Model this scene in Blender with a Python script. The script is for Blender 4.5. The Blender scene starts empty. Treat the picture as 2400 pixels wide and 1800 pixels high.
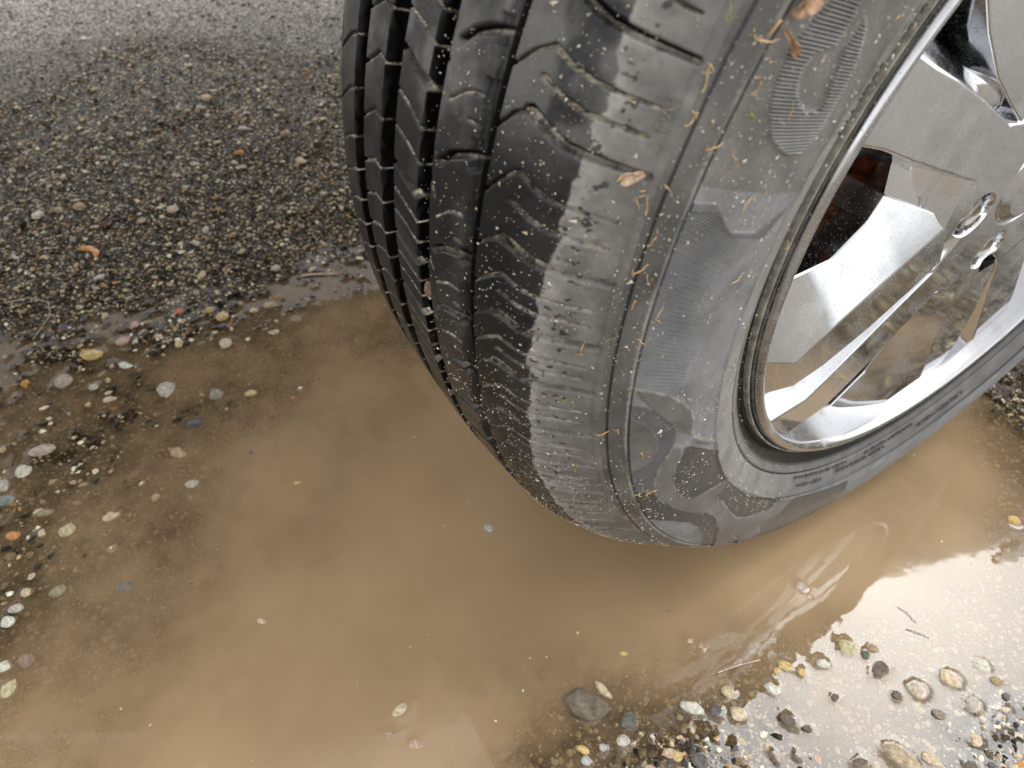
import bpy, bmesh, math, random
import numpy as np
from mathutils import Vector, Matrix, Quaternion

S = bpy.context.scene
COL = S.collection
R = math.radians
# ------------------------------------------------------------------ camera
AX = 0.345                                   # height of the wheel axle above the water
cam = bpy.data.cameras.new('camera'); co = bpy.data.objects.new('camera', cam); COL.objects.link(co)
right = Vector((0.52032698, 0.85396711, 0.0)); down = Vector((0.62570438, -0.38124521, -0.6805484)); fwd = Vector((-0.58116596, 0.35410769, -0.73270313))
M = Matrix((right, -down, -fwd)).transposed().to_4x4(); M.translation = Vector((0.16035418, -0.48027118, 0.23022499 + AX))
co.matrix_world = M
cam.sensor_width = 36; cam.lens = 36 * 1652.78 / 2400; cam.clip_start = 0.01; cam.clip_end = 500
cam.dof.use_dof = True; cam.dof.focus_distance = 0.43; cam.dof.aperture_fstop = 11
S.camera = co
# ------------------------------------------------------------------ sky and sun (overcast)
SUN_EL, SUN_AZ = 55, 100                      # azimuth measured from +X towards +Y
w = bpy.data.worlds.new('World'); S.world = w; w.use_nodes = True
nt = w.node_tree; nt.nodes.clear()
sky = nt.nodes.new('ShaderNodeTexSky'); sky.sky_type = 'NISHITA'; sky.sun_disc = False
sky.sun_elevation = R(SUN_EL); sky.sun_rotation = R(90 - SUN_AZ); sky.dust_density = 3.0; sky.air_density = 1.0
hs = nt.nodes.new('ShaderNodeHueSaturation'); hs.inputs['Saturation'].default_value = 0.05
bg = nt.nodes.new('ShaderNodeBackground'); bg.inputs['Strength'].default_value = 0.15
wo = nt.nodes.new('ShaderNodeOutputWorld')
nt.links.new(sky.outputs[0], hs.inputs['Color']); nt.links.new(hs.outputs[0], bg.inputs[0]); nt.links.new(bg.outputs[0], wo.inputs[0])
sl = bpy.data.lights.new('sun', 'SUN'); sl.energy = 0.58; sl.angle = R(31); sl.color = (0.93, 0.97, 1.0)
so = bpy.data.objects.new('sun', sl); COL.objects.link(so)
sd = Vector((math.cos(R(SUN_EL)) * math.cos(R(SUN_AZ)), math.cos(R(SUN_EL)) * math.sin(R(SUN_AZ)), math.sin(R(SUN_EL))))
so.rotation_euler = (-sd).to_track_quat('-Z', 'Y').to_euler()
S.view_settings.view_transform = 'Standard'; S.view_settings.look = 'None'; S.view_settings.gamma = 1
S.view_settings.use_curve_mapping = False
S.view_settings.exposure = 1.66

rng = np.random.default_rng(7); random.seed(7)
# ------------------------------------------------------------------ helpers
def tag(o, label=None, cat=None, group=None, kind=None):
    if label: o['label'] = label
    if cat: o['category'] = cat
    if group: o['group'] = group
    if kind: o['kind'] = kind
    return o
def link(name, me, mat=None, parent=None):
    o = bpy.data.objects.new(name, me); COL.objects.link(o)
    if mat is not None and not me.materials: me.materials.append(mat)
    if parent: o.parent = parent
    return o
def empty(name, loc=(0, 0, 0)):
    o = bpy.data.objects.new(name, None); COL.objects.link(o); o.location = loc; o.empty_display_size = .05
    return o
def mesh_np(name, V, F, smooth=True, attrs=None):
    me = bpy.data.meshes.new(name); V = np.asarray(V, np.float32); F = np.asarray(F, np.int32); k = F.shape[1]
    me.vertices.add(len(V)); me.vertices.foreach_set('co', V.ravel())
    me.loops.add(F.size); me.loops.foreach_set('vertex_index', F.ravel())
    me.polygons.add(len(F)); me.polygons.foreach_set('loop_start', np.arange(0, F.size, k, dtype=np.int32))
    me.polygons.foreach_set('use_smooth', np.full(len(F), smooth))
    me.update(calc_edges=True)
    for n, a in (attrs or {}).items():
        a = np.asarray(a, np.float32)
        if a.ndim == 1:
            at = me.attributes.new(n, 'FLOAT', 'POINT'); at.data.foreach_set('value', a)
        else:
            at = me.attributes.new(n, 'FLOAT_COLOR', 'POINT')
            at.data.foreach_set('color', np.concatenate([a, np.ones((len(a), 1), np.float32)], 1).ravel())
    return me
def grid_faces(n, m, keep=None, flip=False):
    i = np.arange(n - 1)[:, None] * m + np.arange(m - 1)[None, :]
    f = np.stack([i, i + 1, i + m + 1, i + m], -1).reshape(-1, 4)
    if flip: f = f[:, ::-1]
    if keep is not None: f = f[keep.reshape(-1)]
    return f
def hash2(ix, iy, seed):
    h = (ix.astype(np.int64) * 374761393 + iy.astype(np.int64) * 668265263 + seed * 144665) & 0x7fffffff
    h = ((h ^ (h >> 13)) * 1274126177) & 0x7fffffff
    return ((h ^ (h >> 16)) & 0xffff) / 65535.0
def vnoise(x, y, seed=0):
    ix = np.floor(x).astype(np.int64); iy = np.floor(y).astype(np.int64); fx = x - ix; fy = y - iy
    fx = fx * fx * (3 - 2 * fx); fy = fy * fy * (3 - 2 * fy)
    a = hash2(ix, iy, seed); b = hash2(ix + 1, iy, seed); c = hash2(ix, iy + 1, seed); d = hash2(ix + 1, iy + 1, seed)
    return (a + (b - a) * fx) * (1 - fy) + (c + (d - c) * fx) * fy
def fbm(x, y, seed=0, o=4):
    s = 0; a = .5; t = 0
    for i in range(o): s = s + a * vnoise(x * 2 ** i, y * 2 ** i, seed + i); t += a; a *= .5
    return s / t
def sstep(a, b, x):
    t = np.clip((x - a) / (b - a), 0, 1); return t * t * (3 - 2 * t)
def inpoly(px, py, poly):
    r = np.zeros(px.shape, bool); n = len(poly); j = n - 1
    for i in range(n):
        xi, yi = poly[i]; xj, yj = poly[j]
        c = ((yi > py) != (yj > py)) & (px < (xj - xi) * (py - yi) / (yj - yi + 1e-12) + xi)
        r ^= c; j = i
    return r
def polydist(px, py, pts, closed=False):
    d = np.full(px.shape, 9.0); tt = np.zeros(px.shape); n = len(pts) - (0 if closed else 1)
    for i in range(n):
        ax, ay = pts[i]; bx, by = pts[(i + 1) % len(pts)]
        L2 = (bx - ax) ** 2 + (by - ay) ** 2 + 1e-12
        t = np.clip(((px - ax) * (bx - ax) + (py - ay) * (by - ay)) / L2, 0, 1)
        e = np.hypot(px - ax - t * (bx - ax), py - ay - t * (by - ay))
        m = e < d; d = np.where(m, e, d); tt = np.where(m, (i + t) / n, tt)
    return d, tt

# ------------------------------------------------------------------ materials
def mat(name):
    m = bpy.data.materials.new(name); m.use_nodes = True; t = m.node_tree; b = t.nodes['Principled BSDF']
    return m, t, b
def N(t, typ, **kw):
    n = t.nodes.new(typ)
    for k, v in kw.items():
        if k in n.inputs: n.inputs[k].default_value = v
        else: setattr(n, k, v)
    return n
def mixc(t, fac, a, b, mode='MIX'):
    n = t.nodes.new('ShaderNodeMix'); n.data_type = 'RGBA'; n.blend_type = mode
    for s, v in ((0, fac), (6, a), (7, b)):
        if hasattr(v, 'is_linked') or hasattr(v, 'links'): t.links.new(v, n.inputs[s])
        elif isinstance(v, (int, float)): n.inputs[s].default_value = v if s == 0 else (v, v, v, 1)
        else: n.inputs[s].default_value = (*v, 1)
    return n.outputs[2]
def mth(t, op, a, b=0.0, c=None, clamp=False):
    n = t.nodes.new('ShaderNodeMath'); n.operation = op; n.use_clamp = clamp
    for i, v in enumerate((a, b, c)):
        if v is None: continue
        if isinstance(v, (int, float)): n.inputs[i].default_value = v
        else: t.links.new(v, n.inputs[i])
    return n.outputs[0]
def ramp(t, v, lo, hi, a=0.0, b=1.0):
    n = t.nodes.new('ShaderNodeMapRange'); n.interpolation_type = 'SMOOTHSTEP'
    t.links.new(v, n.inputs[0])
    for i, x in enumerate((lo, hi, a, b)): n.inputs[i + 1].default_value = x
    return n.outputs[0]
def noise(t, scale, detail=3, rough=.55, vec=None):
    n = N(t, 'ShaderNodeTexNoise', Scale=scale, Detail=detail, Roughness=rough)
    if vec is None:
        tc = t.nodes.new('ShaderNodeTexCoord'); vec = tc.outputs['Object']
    t.links.new(vec, n.inputs['Vector']); return n.outputs[0]
def attr(t, name):
    n = t.nodes.new('ShaderNodeAttribute'); n.attribute_name = name; return n
def bump(t, b, h, strength, dist):
    n = N(t, 'ShaderNodeBump', Strength=strength, Distance=dist); t.links.new(h, n.inputs['Height']); t.links.new(n.outputs[0], b.inputs['Normal'])

# rubber: clean black rubber, road dust, dried mud, painted wet glints and groove shade come from vertex masks with shapes of their own
RUB, t, b = mat('rubber')
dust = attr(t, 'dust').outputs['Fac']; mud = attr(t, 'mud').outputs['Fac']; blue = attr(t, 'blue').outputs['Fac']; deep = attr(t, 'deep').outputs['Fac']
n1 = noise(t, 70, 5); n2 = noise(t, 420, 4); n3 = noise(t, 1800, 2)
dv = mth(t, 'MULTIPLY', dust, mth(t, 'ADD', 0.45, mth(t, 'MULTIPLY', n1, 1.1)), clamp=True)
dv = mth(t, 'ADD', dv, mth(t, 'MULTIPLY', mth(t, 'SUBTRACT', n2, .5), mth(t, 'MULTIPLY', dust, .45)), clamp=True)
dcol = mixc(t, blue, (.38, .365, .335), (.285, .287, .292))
c = mixc(t, deep, mixc(t, dv, (.0065, .0075, .009), dcol), (.003, .003, .003))  # deep blackens cuts and grooves: recess shade put into the colour
c = mixc(t, mth(t, 'MULTIPLY', mud, ramp(t, n2, .3, .62)), c, (.62, .54, .42))  # mud mask: dried dirt plus wet highlights painted along the tread cuts
spk = ramp(t, n3, .70, .78)
c = mixc(t, mth(t, 'MULTIPLY', spk, mth(t, 'MULTIPLY', dust, .35)), c, (.45, .40, .33))
t.links.new(c, b.inputs['Base Color'])
t.links.new(mth(t, 'ADD', .20, mth(t, 'MULTIPLY', dv, .65), clamp=True), b.inputs['Roughness'])
t.links.new(mth(t, 'SUBTRACT', .27, mth(t, 'MULTIPLY', deep, .26)), b.inputs['Specular IOR Level'])
bump(t, b, mth(t, 'ADD', n2, mth(t, 'MULTIPLY', n3, .5)), .35, .0006)

def chrome(name, col, rough, dirt):
    m, t, b = mat(name)
    n1 = noise(t, 45, 5); n2 = noise(t, 900, 2); n3 = noise(t, 260, 4)
    sp = ramp(t, n2, .62, .68)
    d = mth(t, 'ADD', mth(t, 'MULTIPLY', ramp(t, n1, .45, .8), dirt), mth(t, 'MULTIPLY', sp, dirt * 1.2), clamp=True)
    t.links.new(mixc(t, d, col, (.40, .38, .35)), b.inputs['Base Color'])
    t.links.new(mth(t, 'SUBTRACT', 1.0, mth(t, 'MULTIPLY', d, .8)), b.inputs['Metallic'])
    t.links.new(mth(t, 'ADD', rough, mth(t, 'ADD', mth(t, 'MULTIPLY', d, .4), mth(t, 'MULTIPLY', n3, .05))), b.inputs['Roughness'])
    bump(t, b, n3, .04, .0005)
    return m
CHR = chrome('polished_alloy', (.68, .69, .71), .05, .36)
LIPM = chrome('polished_lip', (.48, .48, .49), .13, .5)
def plain(name, col, rough, metal=0, ns=120, var=.35, bmp=.2):
    m, t, b = mat(name); n = noise(t, ns, 4)
    c2 = tuple(max(0, x * (1 - var)) for x in col); c3 = tuple(min(1, x * (1 + var)) for x in col)
    t.links.new(mixc(t, ramp(t, n, .3, .7), c2, c3), b.inputs['Base Color'])
    b.inputs['Roughness'].default_value = rough; b.inputs['Metallic'].default_value = metal
    bump(t, b, n, bmp, .001); return m
BEIGE = plain('dried_dirt', (.30, .28, .23), .85, 0, 160, .35, .6)
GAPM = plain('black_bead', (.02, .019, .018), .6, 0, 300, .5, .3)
DARKM = plain('dark_cast_metal', (.10, .082, .072), .55, .3, 60, .5)
RUSTM = plain('rusty_iron', (.50, .15, .055), .75, .15, 55, .65, .6)
DISCM = plain('brake_steel', (.42, .30, .22), .5, .6, 40, .5)
STEELM = plain('lug_steel', (.55, .50, .42), .3, 1, 200, .2)
PAINT, t, b = mat('car_paint'); b.inputs['Base Color'].default_value = (.30, .25, .24, 1); b.inputs['Roughness'].default_value = .3; b.inputs['Coat Weight'].default_value = .8
t.links.new(mixc(t, noise(t, 6, 4), (.26, .22, .21), (.34, .285, .27)), b.inputs['Base Color'])
PLASTIC = plain('black_plastic', (.022, .022, .023), .6)
GLASSM, t, b = mat('tinted_glass'); b.inputs['Base Color'].default_value = (.02, .022, .022, 1); b.inputs['Roughness'].default_value = .03

# ------------------------------------------------------------------ ground shape
BASIN= [(-1.9042, -0.5729, -34), (-1.6541, -0.1625, -34), (-1.3687, 0.0194, -32), (-1.4237, -0.6154, -24), (-1.1744, -0.3681, -20), (-0.9611, -0.1662, -19), (-1.0934, -0.6447, -14), (-0.9306, -0.4249, -13), (-0.7749, -0.238, -10), (-0.802, -0.6705, -9), (-0.725, -0.5271, -7), (-0.674, -0.3733, -5), (-0.586, -0.2991, 0), (-0.5738, -0.3776, 1), (-0.6105, -0.4995, 0), (-0.6295, -0.6178, -0.5), (-0.5925, -0.689, 0), (-0.463, -0.7005, 1), (-0.3573, -0.7099, 1.5), (-0.2693, -0.7176, 2), (-0.3508, -0.6568, 2), (-0.4775, -0.6183, 1.8), (-0.4813, -0.5065, 3), (-0.3588, -0.5785, 4), (-0.4442, -0.4457, 4.2), (-0.2332, -0.6229, 5), (-0.1864, -0.6799, 6), (-0.1652, -0.7269, 4), (-0.2829, -0.454, 10), (-0.3411, -0.337, 9), (-0.4686, -0.2963, 4), (-0.2297, -0.3176, 20), (-0.1399, -0.5053, 15), (-0.0945, -0.5885, 12), (-0.1184, -0.3973, 24), (-0.1151, -0.3124, 30), (-0.0386, -0.4373, 14), (-0.0178, -0.3717, 11), (0.049, -0.3754, 0.5), (0.0223, -0.3374, 3.5), (0.0584, -0.3432, -0.3), (0.068, -0.3102, -0.6), (0.0825, -0.2805, -0.6), (0.1084, -0.2611, -1.2), (0.1281, -0.2456, -1), (0.1011, -0.2323, 1), (0.1187, -0.2093, 2.6), (0.1266, -0.1662, 5), (0.1546, -0.1506, 4.5), (0.1795, -0.133, 2.5), (0.1852, -0.1002, 0.8), (0.1961, -0.0521, 0.4), (0.2216, -0.0696, 0), (0.2105, -0.1104, 0), (0.1487, -0.0658, 4.5), (0.1614, 0.0247, 3.5), (0.13, 0.0, 6.5), (0.1004, -0.1109, 4.5), (0.0712, -0.1795, 4), (0.062, -0.2407, 5), (0.0337, -0.2611, 8), (0.0122, -0.22, 15), (0.0213, -0.1292, 20), (0.0551, -0.0577, 18), (0.0725, 0.038, 14), (0.1118, 0.1024, 4), (0.068, 0.171, 2), (0.0147, 0.2469, -1), (0.0369, 0.12, 14), (-0.0142, -0.1468, 28), (-0.0412, -0.2706, 28), (0.1499, -0.2153, -1), (0.1726, -0.1726, 1.5), (-0.1, 0, 30), (-0.1, 0.2, 30), (-0.1, -0.15, 30), (-0.1, 0.45, 2), (0.03, 0.36, -5), (-0.3, 0.3, 12), (0.15, 0.3, -4), (0.2, 0.1, -5), (0.2, 0.2, -7), (0.12, 0.2, -4), (-0.15, 0.6, -8), (-0.5, 0.1, 5), (-0.6, 0.5, -8), (-0.3, 0.8, -5), (0.3, 0.6, -6), (0.45, 0.1, -6), (0.5, -0.5, -8), (0.2, -0.8, -5), (-0.3, -1.1, -4), (-1, -1.2, -12), (-1.6, 1, -30), (0.8, 1, -20)]

BA = np.array(BASIN, float)
def basin(x, y):
    x = np.asarray(x, float); y = np.asarray(y, float)
    num = np.zeros(x.shape); den = np.zeros(x.shape)
    for bx, by, d in BA:
        q = 1.0 / ((x - bx) ** 2 + (y - by) ** 2 + .0016) ** 2
        num += q * d; den += q
    return -num / den * .001                  # height of the smooth ground, metres
def ground_h(x, y):
    r = np.hypot(x + .4, y + .3)
    h = basin(x, y)
    sm = 1 - .62 * sstep(.0, .06, x) * sstep(-.36, -.28, y)
    h = h + ((fbm(x * 14, y * 14, 3) - .5) * .006 + (fbm(x * 70, y * 70, 9, 3) - .5) * .0045) * sm
    return h + sstep(3, 60, r) * .05
def axis(pts):
    out = [np.arange(a, b, s) for a, b, s in pts]; return np.concatenate(out + [[pts[-1][1]]])
def expo(a, b, n): return np.sign(b) * np.geomspace(abs(a), abs(b), n)
gx = np.concatenate([expo(-2.2, -120, 24)[::-1], axis([(-2.1, -.7, .009), (-.7, .3, .0028), (.3, .8, .02)]), expo(.85, 120, 26)])
gy = np.concatenate([expo(-1.2, -120, 26)[::-1], axis([(-1.15, -.8, .015), (-.8, .32, .0028), (.32, 1.0, .012)]), expo(1.06, 120, 26)])
X, Y = np.meshgrid(gx, gy, indexing='ij'); Z = ground_h(X, Y)
dry = np.maximum(sstep(.30, .42, X) * .9, sstep(.42, .60, Y - .25 * np.minimum(X, 0))); dry = np.maximum(dry, sstep(-1.2, -1.6, Y)); dry = np.maximum(dry, sstep(.0190, .0265, basin(X, Y) + (fbm(X * 5, Y * 5, 21) - .5) * .012))
ASPH, t, b = mat('wet_asphalt')
tc = t.nodes.new('ShaderNodeTexCoord'); P = tc.outputs['Object']
def vor(scale, feat='F1'):
    v = N(t, 'ShaderNodeTexVoronoi', Scale=scale); v.feature = feat; t.links.new(P, v.inputs['Vector']); return v
v1 = vor(230); v2 = vor(520); dryf = attr(t, 'dry').outputs['Fac']
nb = noise(t, 3.5, 4, .6, P); nm = noise(t, 60, 5, .6, P)
sep = N(t, 'ShaderNodeSeparateColor'); t.links.new(v1.outputs['Color'], sep.inputs[0])
sep2 = N(t, 'ShaderNodeSeparateColor'); t.links.new(v2.outputs['Color'], sep2.inputs[0])
wet = mixc(t, ramp(t, sep.outputs[0], .35, .95), (.008, .0057, .003), (.075, .054, .029))
wet = mixc(t, ramp(t, sep.outputs[1], .82, .90), wet, (.42, .34, .22))
wet = mixc(t, ramp(t, sep2.outputs[0], .86, .93), wet, (.46, .40, .30))
wet = mixc(t, ramp(t, v1.outputs['Distance'], .45, .75), wet, (.012, .010, .008))
dryc = mixc(t, ramp(t, sep.outputs[0], .2, .95), (.11, .10, .085), (.33, .305, .27))
dryc = mixc(t, ramp(t, sep2.outputs[1], .80, .90), dryc, (.44, .41, .37))
dryc = mixc(t, ramp(t, sep2.outputs[2], .80, .90), dryc, (.04, .036, .03))
cc = mixc(t, dryf, wet, dryc)
mudf = attr(t, 'silt').outputs['Fac']
cc = mixc(t, mth(t, 'MULTIPLY', mudf, ramp(t, nm, .25, .6)), cc, (.17, .115, .062))
t.links.new(cc, b.inputs['Base Color'])
t.links.new(mth(t, 'ADD', .22, mth(t, 'MULTIPLY', dryf, .6)), b.inputs['Roughness'])
hh = mth(t, 'SUBTRACT', mth(t, 'MULTIPLY', nm, .8), mth(t, 'ADD', v1.outputs['Distance'], mth(t, 'MULTIPLY', v2.outputs['Distance'], .45)))
bump(t, b, hh, .9, .0035); b.inputs['Specular IOR Level'].default_value = .1
silt = sstep(.005, -.010, basin(X, Y)) * (1 - .7 * sstep(.05, .10, X) * sstep(-.35, -.2, Y))
me = mesh_np('asphalt_ground', np.stack([X, Y, Z], -1).reshape(-1, 3), grid_faces(len(gx), len(gy), flip=True), True, {'dry': dry.ravel(), 'silt': silt.ravel()})
g = link('asphalt_ground', me, ASPH); tag(g, 'wet dark asphalt with embedded grit, paler where dry', None, None, 'structure')

# ------------------------------------------------------------------ pebbles (real stones)
PCOL = dict(greytan=(.36, .29, .21), speckle=(.50, .46, .40), greybrown=(.24, .19, .14), cream=(.56, .43, .27), yellow=(.55, .39, .15), white=(.62, .58, .50),
            pink=(.52, .29, .21), red=(.50, .13, .05), tan=(.37, .27, .16), ochre=(.38, .24, .09), slate=(.045, .046, .052), pinkgrey=(.42, .33, .26), mint=(.55, .56, .44),
            teal=(.13, .21, .22), peach=(.56, .38, .22), lemon=(.52, .45, .21), orange=(.52, .22, .05), olive=(.27, .22, .10), whitegrey=(.46, .44, .41), brick=(.27, .14, .08),
            shell=(.62, .48, .29), mud=(.15, .115, .07), brown=(.13, .085, .055), green=(.09, .11, .07), beige=(.47, .38, .28), striped=(.40, .30, .17), darkgrey=(.09, .088, .085),
            moss=(.12, .13, .10), bluegrey=(.36, .40, .44), gold=(.60, .38, .10), grey=(.22, .20, .18))
PCOL = {k: tuple(.62 * a_ + .38 * b_ for a_, b_ in zip(c_, (.34 * sum(c_) / .85, .28 * sum(c_) / .85, .20 * sum(c_) / .85))) if k not in ('red', 'orange', 'gold', 'yellow') else c_ for k, c_ in PCOL.items()}   # all a little muddy
PM = {}
for k, cl in PCOL.items():
    m, t, b = mat('stone_' + k); tc = t.nodes.new('ShaderNodeTexCoord'); oi = t.nodes.new('ShaderNodeObjectInfo')
    va = N(t, 'ShaderNodeVectorMath', operation='ADD'); t.links.new(tc.outputs['Object'], va.inputs[0]); t.links.new(oi.outputs['Location'], va.inputs[1])
    sc = 2.2
    n1 = noise(t, sc, 5, .65, va.outputs[0]); n2 = noise(t, 9, 4, .6, va.outputs[0])
    dk = tuple(x * .55 for x in cl); lt = tuple(min(.75, x * 1.3 + .02) for x in cl)
    cc = mixc(t, ramp(t, n1, .3, .7), dk, lt)
    if k in ('speckle', 'striped', 'moss', 'mud', 'shell', 'lemon'):
        lo, hi = (.52, .6) if k in ('speckle', 'moss') else (.58, .7)
        cc = mixc(t, ramp(t, n2, lo, hi), cc, tuple(x * .22 for x in cl))
    t.links.new(cc, b.inputs['Base Color']); b.inputs['Roughness'].default_value = .22; b.inputs['Specular IOR Level'].default_value = .5
    bump(t, b, n2, .45, .25); PM[k] = m
def rock_mesh(name, seed, sub=2, rough=.25, angular=False):
    bm = bmesh.new(); bmesh.ops.create_icosphere(bm, subdivisions=sub, radius=1); r = np.random.default_rng(seed)
    dirs = r.normal(size=(9, 3)); dirs /= np.linalg.norm(dirs, axis=1)[:, None]; am = r.uniform(-rough, rough, 9)
    cut = r.normal(size=(7, 3)); cut /= np.linalg.norm(cut, axis=1)[:, None]; cd = r.uniform(.55 if angular else .75, .95, 7)
    for v in bm.verts:
        p = np.array(v.co); s = 1 + sum(a * max(0, p @ d) ** 3 for a, d in zip(am, dirs)); p = p * s
        for cn, c_ in zip(cut, cd):
            q = p @ cn
            if q > c_: p = p - cn * (q - c_) * .85
        v.co = p
    me = bpy.data.meshes.new(name); bm.to_mesh(me); bm.free()
    me.polygons.foreach_set('use_smooth', np.full(len(me.polygons), not angular)); return me
ROCKS = {}
def rock(i, col, ang):
    key = (i, col, ang)
    if key not in ROCKS:
        me = rock_mesh('pebble', 100 + i, 3 if not ang else 2, .3, ang); me.materials.append(PM[col]); ROCKS[key] = me
    return ROCKS[key]
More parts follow.
